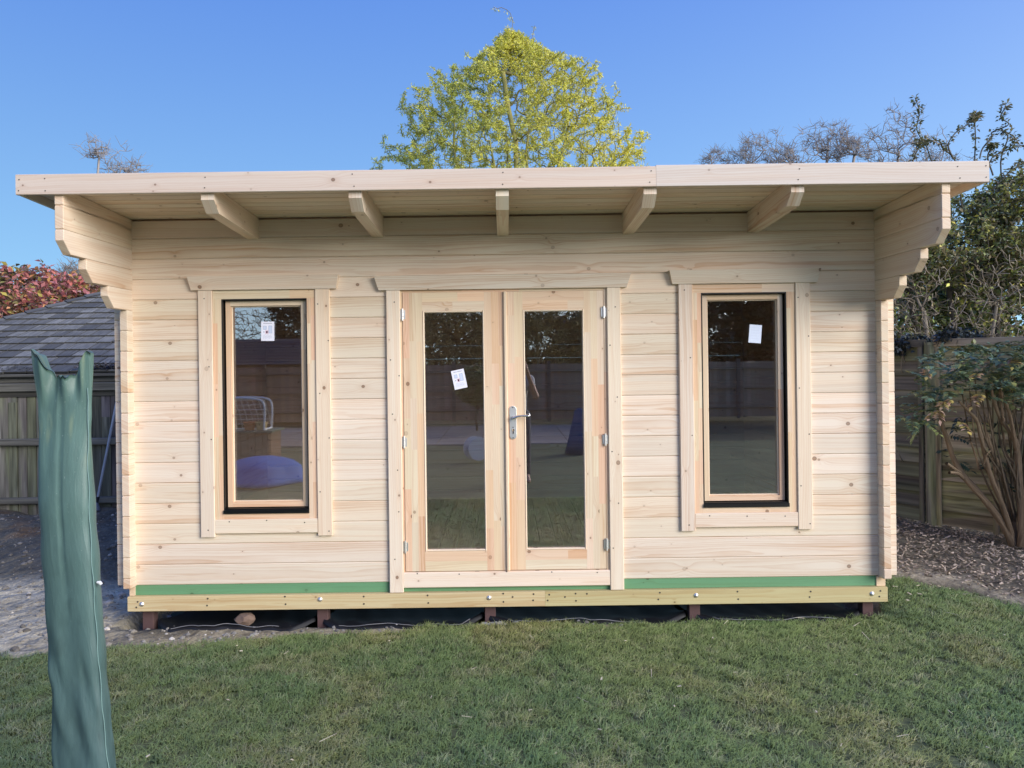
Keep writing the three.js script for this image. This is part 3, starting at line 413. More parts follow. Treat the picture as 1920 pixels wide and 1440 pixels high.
// black membrane under the floor, hanging between the posts with a pale selvedge
{
  const t = thing('ground_membrane', 'black plastic membrane sagging between the posts under the cabin beam', 'membrane'), r = RNG(33);
  const xs = [-2.37, -1.28, -0.16, 1.205, 2.36];
  for (let k = 0; k < 4; k++) {
    const a = xs[k] + 0.035, b = xs[k + 1] - 0.01, N = 40, m = new MB(), thread = [];
    for (let i = 0; i <= N; i++) { const f = i / N, x = lerp(a, b, f), sag = Math.min(1, Math.sin(f * Math.PI) * 2.6), y = 0.062 - 0.052 * sag + 0.008 * Math.sin(f * 17 + k * 2), bulge = 0.012 * Math.sin(f * 23 + k) + 0.03 * fbm(f * 5, k, 8); for (let j = 0; j <= 6; j++) { const g = j / 6; const h0 = heap(x, 0.07) - 0.012, py = [h0 - 0.02, h0 + 0.006, h0 + 0.014, -0.025, -0.05, -0.075, -0.09][j] + (j < 3 ? 0.03 * (1 - sag) : 0), pz = [0.098, 0.088, 0.06, -0.02, -0.11, -0.25, -0.5][j]; m.v(V(x, py + 0.004 * Math.sin(f * 40 + j * 2), pz + bulge * (j < 5 ? 1 : 0) - 0.02 - 0.13 * (1 - sag)), V(0, 0, 1), f, g); } thread.push(V(x, heap(x, 0.07) + 0.002 + 0.02 * vn(f * 6, k * 3.1, 4) + 0.03 * (1 - sag), bulge + 0.062 - 0.13 * (1 - sag))); }
    for (let i = 0; i < N; i++) for (let j = 0; j < 6; j++) { const q = i * 7 + j; m.i.push(q, q + 7, q + 1, q + 1, q + 7, q + 8); }
    const g = m.geo(); g.computeVertexNormals(); mesh('sheet', g, M.film, t);
    new MB().tube(thread.slice(3 + Math.floor(r() * 4), N - 2 - Math.floor(r() * 8)), 0.0018, 4).build('selvedge', std({ color: 0x8f8f92 }), t);
  }
  const back = new MB(); back.poly([V(-2.45, -0.085, -0.5), V(2.45, -0.085, -0.5), V(2.45, -0.06, -2.8), V(-2.45, -0.06, -2.8)], [[0, 0], [1, 0], [1, 1], [0, 1]]); back.build('sheet', M.film, t);
  // splash of mortar round the middle post
  const mo = new MB(); for (let k = 0; k < 34; k++) { const x = -0.10 + r.r(-0.09, 0.09) + (r() < 0.5 ? 0.06 : 0), z = r.r(0.0, 0.075), s = r.r(0.008, 0.026); mo.bar(x - s, -0.07, z - s * 0.6, x + s, heap(x, z) - 0.012 + r.r(0.004, 0.013), z + s * 0.6, { axis: 'y', ch: s * 0.3 }); }
  tag(mo.build('mortar', std({ color: new THREE.Color().setRGB(0.40, 0.40, 0.40), roughness: 0.95 })), 'splash of pale grey mortar at the foot of the middle post', 'mortar');
}

// ------------------------------------------------------------------ covered airer in the foreground
{
  const t = thing('airer_cover', 'tall faded green plastic cover with two pointed top corners, standing on the lawn at left', 'cover'), z0 = 2.5;
  const coverMap = tex(512, 1024, (x, y, o) => { const X = x / 512, Y = y / 1024, a = fbm(X * 3, Y * 5, 101, 4), b = fbm(X * 60, Y * 60, 103, 2), st = fbm(X * 8, Y * 2.5, 105, 3), sp = vn(X * 130, Y * 330, 107) > 0.965 && Y > 0.5 ? (Y - 0.35) * 0.8 : 0, dirt = sst(0.62, 0.8, fbm(X * 5, Y * 11, 109, 4)) * (Y < 0.55 ? 0.6 : 0.15); const g = lerp(0.72, 1.22, a) * lerp(0.9, 1.1, b) * lerp(0.9, 1.1, st) * (1 - 0.45 * dirt), yel = sst(0.6, 0.8, fbm(X * 6, Y * 10, 111, 3)) * sst(0.75, 0.95, Y) * 0.1; o[0] = lerp(0.07, 0.095, Y) * g + sp * 0.5 + yel; o[1] = lerp(0.125, 0.17, Y) * g + sp * 0.5 + yel * 0.9; o[2] = lerp(0.132, 0.14, Y) * g + sp * 0.45 + yel * 0.3; }, 1, 1);
  const creaseMap = tex(512, 1024, (x, y, o) => { const X = x / 512, Y = y / 1024, w = fbm(X * 5, Y * 4, 131, 2) * 2, a = 1 - Math.abs(fbm(X * 5 + w, Y * 13 + X * 5, 133, 3) - 0.5) * 6, b = 1 - Math.abs(fbm(X * 9 - Y * 6 + w, Y * 9, 135, 2) - 0.5) * 7, c = fbm(X * 3, Y * 4, 137, 2); const v = 0.45 + 0.3 * Math.pow(clamp(a * 0.55 + 0.25), 1.5) * sst(0.3, 0.6, c) + 0.22 * Math.pow(clamp(b * 0.5 + 0.3), 1.5) * sst(0.62, 0.35, c) + 0.05 * vn(X * 170, Y * 340, 139); o[0] = o[1] = o[2] = v; }, 1, 1, { data: true });
  const mat = new THREE.MeshPhysicalMaterial({ map: coverMap, bumpMap: creaseMap, bumpScale: 0.003, roughness: 0.42, sheen: 0.4, sheenRoughness: 0.6, side: THREE.DoubleSide });
  // outline left / right edges measured down the cover (x at depth z0)
  const rows = [[1.676, -1.553, -1.392], [1.62, -1.557, -1.389], [1.53, -1.559, -1.386], [1.4, -1.559, -1.388], [1.25, -1.557, -1.382], [1.1, -1.552, -1.374], [0.95, -1.541, -1.366], [0.8, -1.534, -1.358], [0.65, -1.526, -1.348], [0.5, -1.521, -1.338], [0.35, -1.515, -1.323], [0.2, -1.508, -1.305], [0.06, -1.50, -1.292]];
  const edge = (y) => { for (let k = 1; k < rows.length; k++) if (y >= rows[k][0]) { const A = rows[k - 1], B = rows[k], f = (y - A[0]) / (B[0] - A[0]); return [lerp(A[1], B[1], f), lerp(A[2], B[2], f)]; } return [rows[12][1], rows[12][2]]; };
  const m = new MB(), NU = 112, NV = 130;
  for (let j = 0; j <= NV; j++) {
    const v = j / NV, y = lerp(0.04, 1.676, v), [a, b] = edge(y), cx = (a + b) / 2, hw = (b - a) / 2 + 0.0025 * Math.sin(y * 31) * Math.sin(y * 7), flat = lerp(0.55, 0.14, sst(1.2, 1.66, y));
    for (let i = 0; i <= NU; i++) {
      const u = i / NU * Math.PI * 2, cu = Math.cos(u), su = Math.sin(u);
      let dx = Math.sign(cu) * Math.pow(Math.abs(cu), 0.8) * hw, dz = Math.sign(su) * Math.pow(Math.abs(su), 0.75) * hw * flat;
      if (su > 0) { const X = dx / hw; dz += 0.010 * (fbm(X * 1.1 + 3, y * 1.3, 121, 2) - 0.5) * 2 + 0.007 * Math.exp(-(((X + 0.02 - 0.15 * (1.3 - y)) / 0.06) ** 2)) * sst(0.75, 1.2, y) * -1 + 0.004 * Math.sin((X * 0.9 + y * 2.6) * 8) * sst(0.9, 0.7, y) * sst(0.1, 0.5, y) * Math.max(0, fbm(X * 2, y * 5, 5) - 0.35) * 3; if (X < -0.7) dz += 0.010 * Math.sin(y * 21 + Math.sin(y * 9) * 2) * sst(1.2, 0.6, y) * (-X - 0.7) * 3; }
      const X = dx / hw, up = sst(0.93, 1.0, v), ax = Math.abs(X), side = X < 0 ? 1 : 0.92;   // corners drawn up and out into two soft points
      const yy = y + up * (0.082 * side * sst(0.36, 0.97, ax) - 0.008 * (1 - ax) + 0.006 * Math.sin(X * 23)), xx = cx + dx + up * Math.sign(X) * (X < 0 ? 0.030 : 0.016) * Math.pow(ax, 4);
      if (v > 0.9) dz += up * (0.012 * Math.sin(X * 7 + 1) * (su > 0 ? 1 : -0.4) + 0.016 * Math.exp(-(((ax - 0.72) / 0.12) ** 2)) * (su > 0 ? 1 : 0));
      m.v(V(xx, yy, z0 + dz), V(0, 0, 1), i / NU * 2, v);
    }
  }
  for (let j = 0; j < NV; j++) for (let i = 0; i < NU; i++) { const q = j * (NU + 1) + i; m.i.push(q, q + NU + 1, q + 1, q + 1, q + NU + 1, q + NU + 2); }
  // top seam
  { const o = NV * (NU + 1); for (let i = 0; i < NU / 2; i++) { const a = o + i, b = o + i + 1, c = o + NU - i, d = o + NU - i - 1; m.i.push(a, b, c, b, d, c); } }
  const g = m.geo(); g.computeVertexNormals(); mesh('cover_body', g, mat, t);
  // piping sewn down the right edge and a toggle
  const pipe = []; for (let k = 0; k <= 40; k++) { const y = lerp(1.63, 0.06, k / 40), [a, b] = edge(y); pipe.push(V(b - 0.002 + 0.002 * Math.sin(y * 40), y, z0 + 0.012 + 0.018 * sst(1.6, 1.0, y))); }
  new MB().tube(pipe, 0.0016, 5).build('piping', std({ color: new THREE.Color().setRGB(0.2, 0.32, 0.29), roughness: 0.5 }), t);
  new MB().tube([V(-1.362, 0.985, z0 + 0.02), V(-1.352, 0.984, z0 + 0.022), V(-1.347, 0.978, z0 + 0.022)], [0.004, 0.0065, 0.005], 8).build('toggle', M.white, t);
  new MB().tube([V(-1.40, -0.1, z0), V(-1.40, 0.3, z0)], 0.022, 12).build('pole', M.steel, t);
}

// ------------------------------------------------------------------ left: neighbour's outbuilding and fence
{
  const f = thing('board_fence', 'old weathered vertical board fence with rails, left of the cabin', 'fence'), r = RNG(61), z = -2.9;
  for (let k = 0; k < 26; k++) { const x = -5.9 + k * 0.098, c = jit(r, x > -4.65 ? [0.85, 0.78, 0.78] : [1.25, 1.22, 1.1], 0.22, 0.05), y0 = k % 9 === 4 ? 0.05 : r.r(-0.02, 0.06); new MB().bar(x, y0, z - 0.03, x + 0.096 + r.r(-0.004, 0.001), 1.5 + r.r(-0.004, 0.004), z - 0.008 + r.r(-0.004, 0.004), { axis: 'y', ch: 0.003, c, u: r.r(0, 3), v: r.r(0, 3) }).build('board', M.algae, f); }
  for (const [y, h] of [[0.885, 0.075], [0.275, 0.07]]) new MB().bar(-5.9, y, z - 0.006, -3.3, y + h, z + 0.045, { axis: 'x', ch: 0.012, c: [1.0, 0.97, 0.95], u: r(), v: r() }).build('rail', M.weather, f);
  new MB().bar(-5.9, 1.452, z - 0.02, -3.3, 1.538, z + 0.03, { axis: 'x', ch: 0.006, c: [0.95, 0.93, 0.9], v: 0.3 }).build('rail', M.weather, f);
  new MB().bar(-5.9, 1.395, z - 0.02, -3.3, 1.4515, z + 0.006, { axis: 'x', ch: 0.003, c: [0.4, 0.38, 0.35], v: 0.7 }).build('rail', M.weather, f);

  const b = thing('outbuilding', 'low outbuilding with a grey hipped shingle roof behind the left fence', 'outbuilding');
  new MB().bar(-7.6, 0, -6.6, -2.9, 1.62, -3.25, { axis: 'x', ch: 0, c: [0.5, 0.48, 0.45] }).build('wall', M.weather, b);
  new MB().bar(-7.8, 1.54, -3.06, -2.8, 1.628, -3.02, { axis: 'x', ch: 0.005, c: [0.85, 0.83, 0.84], v: 0.2 }).build('fascia_board', M.weather, b);
  new MB().bar(-7.8, 1.60, -3.02, -2.8, 1.634, -2.965, { axis: 'x', ch: 0.008, c: [0.62, 0.62, 0.65], v: 0.5 }).build('gutter_edge', M.weather, b);
  // front roof slope: eave at y 1.63, z -3.0; ridge at y 2.70, z -5.55; hip on the left
  const eave = V(0, 1.632, -2.99), slope = V(0, 1.08, -2.56), SL = slope.length(), sd = slope.clone().normalize(), nrm = V(0, -sd.z, sd.y), rows = 13, step = SL / rows;
  const hipX = (s) => lerp(-7.55, -5.62, s / SL);
  const base = new MB(); base.poly([V(-7.6, 1.615, -3.0), V(-2.8, 1.615, -3.0), V(-4.1, 2.69, -5.56), V(-5.62, 2.69, -5.56)], [[0, 0], [1, 0], [1, 1], [0, 1]], [0.03, 0.03, 0.033]); base.poly([V(-7.6, 1.615, -3.0), V(-5.62, 2.69, -5.56), V(-7.6, 1.615, -8.1)], [[0, 0], [1, 0], [1, 1]], [0.06, 0.06, 0.066]); base.poly([V(-2.8, 1.615, -3.0), V(-2.8, 1.615, -8.1), V(-4.1, 2.69, -5.56)], [[0, 0], [1, 0], [1, 1]], [0.06, 0.06, 0.066]); base.poly([V(-5.62, 2.69, -5.56), V(-4.1, 2.69, -5.56), V(-2.8, 1.615, -8.1), V(-7.6, 1.615, -8.1)], [[0, 0], [1, 0], [1, 1], [0, 1]], [0.06, 0.06, 0.066]); base.build('roof_deck', M.plain, b);
  let made = 0;
  for (let k = 0; k < rows; k++) {
    let x = hipX((k + 0.4) * step) + (k % 2 ? 0.05 : 0), end = lerp(-3.3, -4.5, k / rows);
    while (x < end) {
      const w = r.r(0.13, 0.25), x1 = x + w - 0.012; const c0 = r.r(0.14, 0.36), c = [c0 * 1.1, c0 * 1.06, c0 * 0.9], m = new MB();
      const s0 = k * step - 0.012 + r.r(-0.008, 0.008), s1 = (k + 1) * step + 0.05, th = 0.022, lift = 0.014, sk = r.r(-0.004, 0.004);
      const Q = (xx, s, h) => V(xx, eave.y, eave.z).addScaledVector(sd, s).addScaledVector(nrm, h);
      const hx = hipX(s1) + 0.01, xa0 = x, xa1 = Math.max(x, Math.min(hx, x1));
      const A = Q(xa0, s0, lift + th), B = Q(x1, s0 + sk, lift + th), C = Q(x1, s1, 0.004 + th * 0.5), D = Q(xa1, s1, 0.004 + th * 0.5), A2 = Q(xa0, s0, lift), B2 = Q(x1, s0 + sk, lift), C2 = Q(x1, s1, -0.002), D2 = Q(xa1, s1, -0.002), u = r() * 3, v = r() * 3;
      const uvq = [[u, v], [u, v + w * 2], [u + 0.25, v + w * 2], [u + 0.25, v]];
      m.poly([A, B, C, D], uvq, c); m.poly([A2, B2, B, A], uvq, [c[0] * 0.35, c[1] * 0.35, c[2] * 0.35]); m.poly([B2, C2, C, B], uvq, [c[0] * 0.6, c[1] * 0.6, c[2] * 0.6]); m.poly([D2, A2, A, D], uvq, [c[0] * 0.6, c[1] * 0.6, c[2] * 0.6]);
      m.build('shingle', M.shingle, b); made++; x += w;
    }
  }
  // hip caps
  for (let k = 0; k < 13; k++) { const s = k / 13, P0 = V(-7.55, 1.64, -3.02).lerp(V(-5.62, 2.73, -5.56), s), P1 = V(-7.55, 1.64, -3.02).lerp(V(-5.62, 2.73, -5.56), s + 0.095), dir = P1.clone().sub(P0).normalize(), sideA = V(0, 0, 0).crossVectors(dir, nrm).normalize(), c0 = r.r(0.12, 0.22), c = [c0 * 1.1, c0 * 1.06, c0 * 0.9], m = new MB(), up = V(0, 1, 0), w = 0.105;
    const A = P0.clone().addScaledVector(up, 0.045), B = P1.clone().addScaledVector(up, 0.022), R0 = P0.clone().addScaledVector(sideA, w).addScaledVector(nrm, 0.035), R1 = P1.clone().addScaledVector(sideA, w).addScaledVector(nrm, 0.016), L0 = P0.clone().add(V(-0.07, 0.0, -0.07)), L1 = P1.clone().add(V(-0.07, 0, -0.07));
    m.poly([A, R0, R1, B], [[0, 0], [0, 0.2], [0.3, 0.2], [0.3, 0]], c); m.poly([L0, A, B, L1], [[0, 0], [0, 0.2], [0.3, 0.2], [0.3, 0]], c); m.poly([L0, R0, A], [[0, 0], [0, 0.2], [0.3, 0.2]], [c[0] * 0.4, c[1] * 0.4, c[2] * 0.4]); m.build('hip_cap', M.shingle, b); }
  // leaf litter caught above the gutter
  const deb = new MB(); for (let k = 0; k < 700; k++) { const x = -4.55 + Math.pow(r(), 0.8) * 0.9, s = Math.pow(r(), 2) * 0.16 * sst(-4.6, -4.1, x) + 0.0, p = V(x, eave.y + 0.04, eave.z).addScaledVector(sd, s).addScaledVector(nrm, r.r(0, 0.035)); const g = r.r(0.03, 0.14); deb.leaf(p, V(r.r(-1, 1), r.r(-0.4, 0.8), r.r(-1, 1)).normalize(), V(0, 1, 0.2), r.r(0.02, 0.06), r.r(0.005, 0.014), [g * 1.1, g * 0.95, g * 0.8]); } for (let k = 0; k < 500; k++) { const x = r.r(-5.9, -4.9), s = Math.pow(r(), 1.5) * 0.13, p = V(x, eave.y + 0.035, eave.z).addScaledVector(sd, s); const g = r.r(0.1, 0.35); deb.leaf(p, V(r.r(-1, 1), 0.1, r.r(-1, 1)).normalize(), V(0, 1, 0), r.r(0.01, 0.025), 0.006, [g, g, g]); }
  const dm = deb.build('leaf_litter', M.leaf, b); dm.userData.kind = 'stuff';

  // broom leaning on the fence
  const br = thing('broom', 'long pale handled brush leaning against the left fence beside the cabin', 'broom'), p0 = at(183, 935, -2.78), p1 = at(222, 740, -2.82);
  new MB().tube([p0, p1.clone().add(V(0.06, 0.3, 0))], 0.0125, 10).build('handle', std({ color: new THREE.Color().setRGB(0.42, 0.46, 0.53), roughness: 0.4 }), br);
  new MB().tube([p0.clone().add(V(-0.008, -0.05, 0.0)), p0.clone().add(V(0.003, 0.02, 0))], [0.012, 0.017], 10).build('socket', std({ color: 0x22262e }), br);
  const hb = new MB(); hb.tube([p0.clone().add(V(-0.010, -0.045, 0)), p0.clone().add(V(-0.012, -0.06, 0.01)), p0.clone().add(V(-0.016, -0.115, 0.02))], [0.016, 0.03, 0.055], 12); const hg = hb.geo(); mesh('brush_head', hg, std({ color: new THREE.Color().setRGB(0.2, 0.24, 0.33), roughness: 0.6 }), br);
  const bs = new MB(); for (let k = 0; k < 260; k++) { const a = r() * 6.283, d = Math.sqrt(r()) * 0.052, q = p0.clone().add(V(-0.016 + Math.cos(a) * d, -0.112, 0.02 + Math.sin(a) * d)); bs.tube([q, q.clone().add(V(Math.cos(a) * d * 0.2, -0.04, Math.sin(a) * d * 0.2))], 0.0016, 3, [0.03, 0.035, 0.05], false); } const bsm = bs.build('bristles', M.twig, br); bsm.userData.kind = 'stuff';
}

// ------------------------------------------------------------------ right: lap panel fence
{
  const f = thing('panel_fence', 'green stained lap panel fence with square posts right of the cabin', 'fence'), r = RNG(71);
  const pts = [[3.35, -3.9], [4.19, -2.42], [5.08, -1.2], [6.2, 0.45]];
  for (let s = 0; s < 3; s++) {
    const A = pts[s], B = pts[s + 1], L = Math.hypot(B[0] - A[0], B[1] - A[1]), g = part('fence_panel', f); g.position.set(A[0], 0, A[1]); g.rotation.y = -Math.atan2(B[1] - A[1], B[0] - A[0]);
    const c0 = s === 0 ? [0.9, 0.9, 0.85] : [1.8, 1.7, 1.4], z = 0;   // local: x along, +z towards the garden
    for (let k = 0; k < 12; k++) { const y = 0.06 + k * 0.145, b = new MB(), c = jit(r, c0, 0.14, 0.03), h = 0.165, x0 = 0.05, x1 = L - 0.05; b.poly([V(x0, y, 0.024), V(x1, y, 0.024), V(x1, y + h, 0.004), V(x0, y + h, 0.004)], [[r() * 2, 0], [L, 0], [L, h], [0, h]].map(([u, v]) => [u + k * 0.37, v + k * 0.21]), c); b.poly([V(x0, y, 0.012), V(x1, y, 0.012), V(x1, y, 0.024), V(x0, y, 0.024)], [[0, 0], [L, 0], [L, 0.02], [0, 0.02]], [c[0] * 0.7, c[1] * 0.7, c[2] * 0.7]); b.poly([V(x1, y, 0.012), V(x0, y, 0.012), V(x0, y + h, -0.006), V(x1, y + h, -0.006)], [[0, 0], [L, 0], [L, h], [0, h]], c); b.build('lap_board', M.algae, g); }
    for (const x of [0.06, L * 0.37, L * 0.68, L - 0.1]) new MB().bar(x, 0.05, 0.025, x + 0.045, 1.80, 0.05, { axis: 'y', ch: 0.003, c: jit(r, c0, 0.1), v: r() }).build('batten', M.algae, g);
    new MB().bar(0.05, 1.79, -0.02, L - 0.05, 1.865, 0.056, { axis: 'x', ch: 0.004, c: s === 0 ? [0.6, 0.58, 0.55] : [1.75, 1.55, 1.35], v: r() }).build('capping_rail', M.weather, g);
  }
  for (const [x, z] of pts) new MB().bar(x - 0.05, -0.1, z - 0.02, x + 0.05, 1.835, z + 0.08, { axis: 'y', ch: 0.004, c: [1.3, 1.32, 1.1], u: x, v: z }).build('post', M.algae, f);
}

// ------------------------------------------------------------------ trees and shrubs
// grows a branching skeleton that reaches every point of a cloud; returns node list {p, parent, path}
function grow(r, stems, points, o) {
  const nodes = [], paths = [];
  const add = (p, parent, depth) => { nodes.push({ p, parent, n: 0, depth }); return nodes.length - 1; };
  for (const st of stems) { let prev = -1; const ids = []; for (const p of st) { prev = add(p, prev, 0); ids.push(prev); } paths.push(ids); }
  const tmp = V(0, 0, 0);
  for (const p of points) {
    let best = -1, bd = 1e9; for (let i = 0; i < nodes.length; i++) { const q = nodes[i].p, dy = p.y - q.y, d = Math.hypot(p.x - q.x, p.z - q.z, dy) + (dy < 0 ? -dy * (o.down ?? 1.5) : 0) + nodes[i].depth * (o.depthCost ?? 0.05); if (d < bd) { bd = d; best = i; } }
    const a = nodes[best].p, d = a.distanceTo(p); if (d < (o.min ?? 0.05)) continue; const n = Math.max(2, Math.ceil(d / o.seg)), ids = [best]; let prev = best;
    const ph = r() * 6.28, ph2 = r() * 6.28, fr = o.freq ?? 2, s1 = V(r.r(-1, 1), r.r(-1, 1), r.r(-1, 1)).normalize(), dirn = p.clone().sub(a).normalize(), sA = V(0, 0, 0).crossVectors(dirn, s1).normalize(), sB = V(0, 0, 0).crossVectors(dirn, sA);
    for (let k = 1; k <= n; k++) { const f = k / n, w = o.wig * d * Math.sin(Math.min(1, f * 1.6) * Math.PI / 1.6 * 0.9), q = a.clone().lerp(p, f); q.addScaledVector(sA, w * Math.sin(f * 6.28 * fr * d + ph) * 0.6).addScaledVector(sB, w * Math.cos(f * 6.28 * fr * d * 0.8 + ph2) * 0.6); q.y += (o.lift ?? 0) * d * Math.sin(f * Math.PI); if (o.kink) q.add(tmp.set(r.r(-1, 1), r.r(-1, 1), r.r(-1, 1)).multiplyScalar(o.kink)); prev = add(q, prev, nodes[best].depth + 1); ids.push(prev); }
    paths.push(ids);
  }
  for (let i = nodes.length - 1; i >= 0; i--) { nodes[i].n += 1; if (nodes[i].parent >= 0) nodes[nodes[i].parent].n += nodes[i].n; }
  return { nodes, paths, tips: paths.map((q) => q[q.length - 1]) };
}
function skin(b, T, o) {
  for (const ids of T.paths) { const P = ids.map((i) => T.nodes[i].p), R = ids.map((i) => Math.max(o.rmin, o.r0 * Math.pow(T.nodes[i].n, o.pow ?? 0.48))); if (R.length > 1 && ids[0] !== undefined) R[0] = Math.min(R[0], R[1] * 1.3); const sides = R[0] > o.rmin * 6 ? 7 : R[0] > o.rmin * 2.5 ? 4 : 3; b.tube(P, R, sides, o.c0, false, o.c1); }
}
const around = (r, dir, spread) => V(dir.x + r.r(-spread, spread), dir.y + r.r(-spread, spread), dir.z + r.r(-spread, spread)).normalize();

// corkscrew willow behind the cabin
{
  const t = thing('willow_tree', 'yellow green twisted willow tree rising behind the middle of the cabin roof', 'tree'), r = RNG(101), z = -11, C = at(962, 330, z), k = (5.035 - z) / 1420, bx = C.x;
  // crown half-widths by height, read off the picture outline: [py, left px, right px]
  const env = [[60, 952, 962], [90, 915, 1010], [115, 880, 1075], [135, 845, 1100], [155, 770, 1140], [185, 752, 1170], [230, 742, 1188], [260, 728, 1200], [290, 712, 1218], [330, 706, 1226], [420, 720, 1215], [520, 780, 1150]];
  const span = (py) => { for (let i = 1; i < env.length; i++) if (py <= env[i][0]) { const f = (py - env[i - 1][0]) / (env[i][0] - env[i - 1][0]); return [lerp(env[i - 1][1], env[i][1], f), lerp(env[i - 1][2], env[i][2], f)]; } return [900, 1040]; };
  const pts = []; while (pts.length < 3600) { const py = 470 - Math.pow(r(), 0.95) * 410, [a, b] = span(py), q = Math.pow(r(), 0.36), an = r() * 6.283, half = (b - a) / 2 * (0.80 + 0.26 * vn(py * 0.055 + (Math.cos(an) > 0 ? 50 : 0), Math.sin(an) * 0.8, 137)), clump = fbm(Math.cos(an) * q * half * 0.05 + 7, py * 0.035 + Math.sin(an) * q * 2, 131, 3); if (clump < 0.37) continue; const px = (a + b) / 2 + half * q * Math.cos(an) + r.r(-9, 9), p = at(px, py + r.r(-8, 8), z); p.z += half * k * q * Math.sin(an) * 0.9; pts.push(p); }
  pts.sort((a, b) => Math.hypot(a.x - bx, a.z - z) + Math.abs(a.y - 3) * 0.8 - Math.hypot(b.x - bx, b.z - z) - Math.abs(b.y - 3) * 0.8);
  const stem = (px, top) => { const P = [V(bx, -0.1, z), V(bx + 0.03, 1.0, z)]; const e = at(px, top, z + r.r(-1.2, 1.2)); for (let i = 1; i <= 9; i++) { const f = i / 9; P.push(V(lerp(bx, e.x, Math.pow(f, 0.7)) + 0.13 * Math.sin(f * 11 + px), lerp(1.0, e.y, f), lerp(z, e.z, f) + 0.13 * Math.cos(f * 9 + px))); } return P; };
  const T = grow(r, [stem(955, 130), stem(850, 215), stem(1060, 185), stem(790, 300), stem(1130, 280), stem(930, 260), stem(1000, 230)], pts, { seg: 0.1, wig: 0.22, freq: 1.6, down: 0.8, lift: 0.1 });
  const b = new MB(); skin(b, T, { rmin: 0.0075, r0: 0.0018, pow: 0.45, c0: [0.18, 0.15, 0.08], c1: [0.42, 0.38, 0.13] });
  const shoot = (pp) => b.tube(pp.map((q) => at(q[0], q[1], z)), 0.007, 3, [0.3, 0.24, 0.12], false); shoot([[957, 75], [960, 55], [962, 40], [957, 25], [950, 18], [940, 14], [932, 16], [925, 13]]); shoot([[990, 100], [998, 70], [1003, 48]]); shoot([[1020, 125], [1022, 90]]);
  const trunk = b.build('trunk', M.twig, t);
  const L = new MB(); const lf = (p, dir, k2) => { const f = clamp((p.x - bx) / 2.6 * 0.5 + 0.5), n = fbm(p.x * 1.3 + 9, p.y * 1.3 + p.z, 141, 2), y = clamp(f * 0.75 + n * 0.6 - 0.1); const c = jit(r, [lerp(0.42, 0.90, y), lerp(0.50, 0.80, y), lerp(0.10, 0.09, y)], 0.2, 0.06); L.leaf(p, around(r, dir, 0.55), V(r.r(-1, 1), r.r(-1, 1), r.r(-1, 1)), r.r(0.05, 0.095) * k2, r.r(0.007, 0.0115) * k2, c, 0.15); };  // leaves yellower and paler to the right: the sunlit side put into colour
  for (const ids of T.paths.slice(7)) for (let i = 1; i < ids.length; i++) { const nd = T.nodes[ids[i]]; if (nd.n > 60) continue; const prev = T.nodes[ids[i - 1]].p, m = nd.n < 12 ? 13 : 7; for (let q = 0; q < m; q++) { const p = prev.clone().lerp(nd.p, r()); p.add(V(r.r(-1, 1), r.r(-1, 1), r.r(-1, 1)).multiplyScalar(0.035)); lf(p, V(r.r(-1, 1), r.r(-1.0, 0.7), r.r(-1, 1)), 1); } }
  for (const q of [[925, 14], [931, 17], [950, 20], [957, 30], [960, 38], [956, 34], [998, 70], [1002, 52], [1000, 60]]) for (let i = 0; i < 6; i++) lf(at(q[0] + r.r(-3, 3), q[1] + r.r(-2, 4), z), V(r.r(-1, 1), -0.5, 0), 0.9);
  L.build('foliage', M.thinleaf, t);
}
// far bare oaks beyond the roof
function bareTree(label, px, top, width, seed, zz, low = 420, flat = 0.8, tone = 0.34, count = 130) {
  const t = thing('bare_tree', label, 'tree'), r = RNG(seed), k = (5.035 - zz) / 1420, c = at(px, top + width * 0.62, zz), base = V(c.x + r.r(-0.8, 0.8), 0, zz), R = width * k / 2, hgt = at(px, top, zz).y, pts = [];
  while (pts.length < count) { const a = r() * 6.283, q = Math.pow(r(), 0.45), e = Math.asin(r.r(-0.55, 1)); const p = V(c.x + R * q * Math.cos(a) * Math.cos(e), c.y + (hgt - c.y) * q * Math.sin(e), zz + R * q * Math.sin(a) * Math.cos(e)); if (fbm(p.x * 0.9, p.y * 0.9 + p.z * 0.5, seed, 2) < 0.4) continue; pts.push(p); }
  pts.sort((p, q) => p.distanceTo(base) - q.distanceTo(base));
  const P = []; for (let i = 0; i <= 8; i++) P.push(V(lerp(base.x, c.x, i / 8) + Math.sin(i * 1.7 + seed) * 0.25, lerp(0, c.y - R * 0.35, i / 8), zz + Math.cos(i * 1.3 + seed) * 0.25));
  const T = grow(r, [P], pts, { seg: 0.45, wig: 0.12, freq: 0.35, kink: 0.12, down: 1.0, depthCost: 0.15, lift: 0.05 });
  const b = new MB(); skin(b, T, { rmin: 0.026, r0: 0.0085, pow: 0.5, c0: [tone, tone * 0.88, tone * 0.78], c1: [tone * 1.15, tone, tone * 0.9] }); const br = b.build('branches', M.twig, t);
  const tw = new MB(); for (const id of T.tips) { const p = T.nodes[id].p; for (let q = 0; q < 4; q++) { const d = V(r.r(-1, 1), r.r(-0.2, 1), r.r(-1, 1)).normalize().multiplyScalar(r.r(0.3, 0.9)); const m = p.clone().addScaledVector(d, 0.5).add(V(r.r(-0.1, 0.1), r.r(-0.1, 0.1), 0)); tw.tube([p, m, p.clone().add(d)], [0.016, 0.013, 0.008], 3, [tone * 1.1, tone * 0.95, tone * 0.85], false); } }
  tw.build('twigs', M.twig, t).userData.kind = 'stuff';
}
bareTree('tallest bare oak with broad crown and thick forked limb behind the right roof end', 1690, 194, 150, 5, -48, 420, 0.8, 0.32, 190);
bareTree('bare winter tree just left of the tallest oak above the roof', 1600, 228, 78, 6, -55);
bareTree('bare winter tree second left of the tallest oak above the roof', 1545, 226, 92, 7, -56);
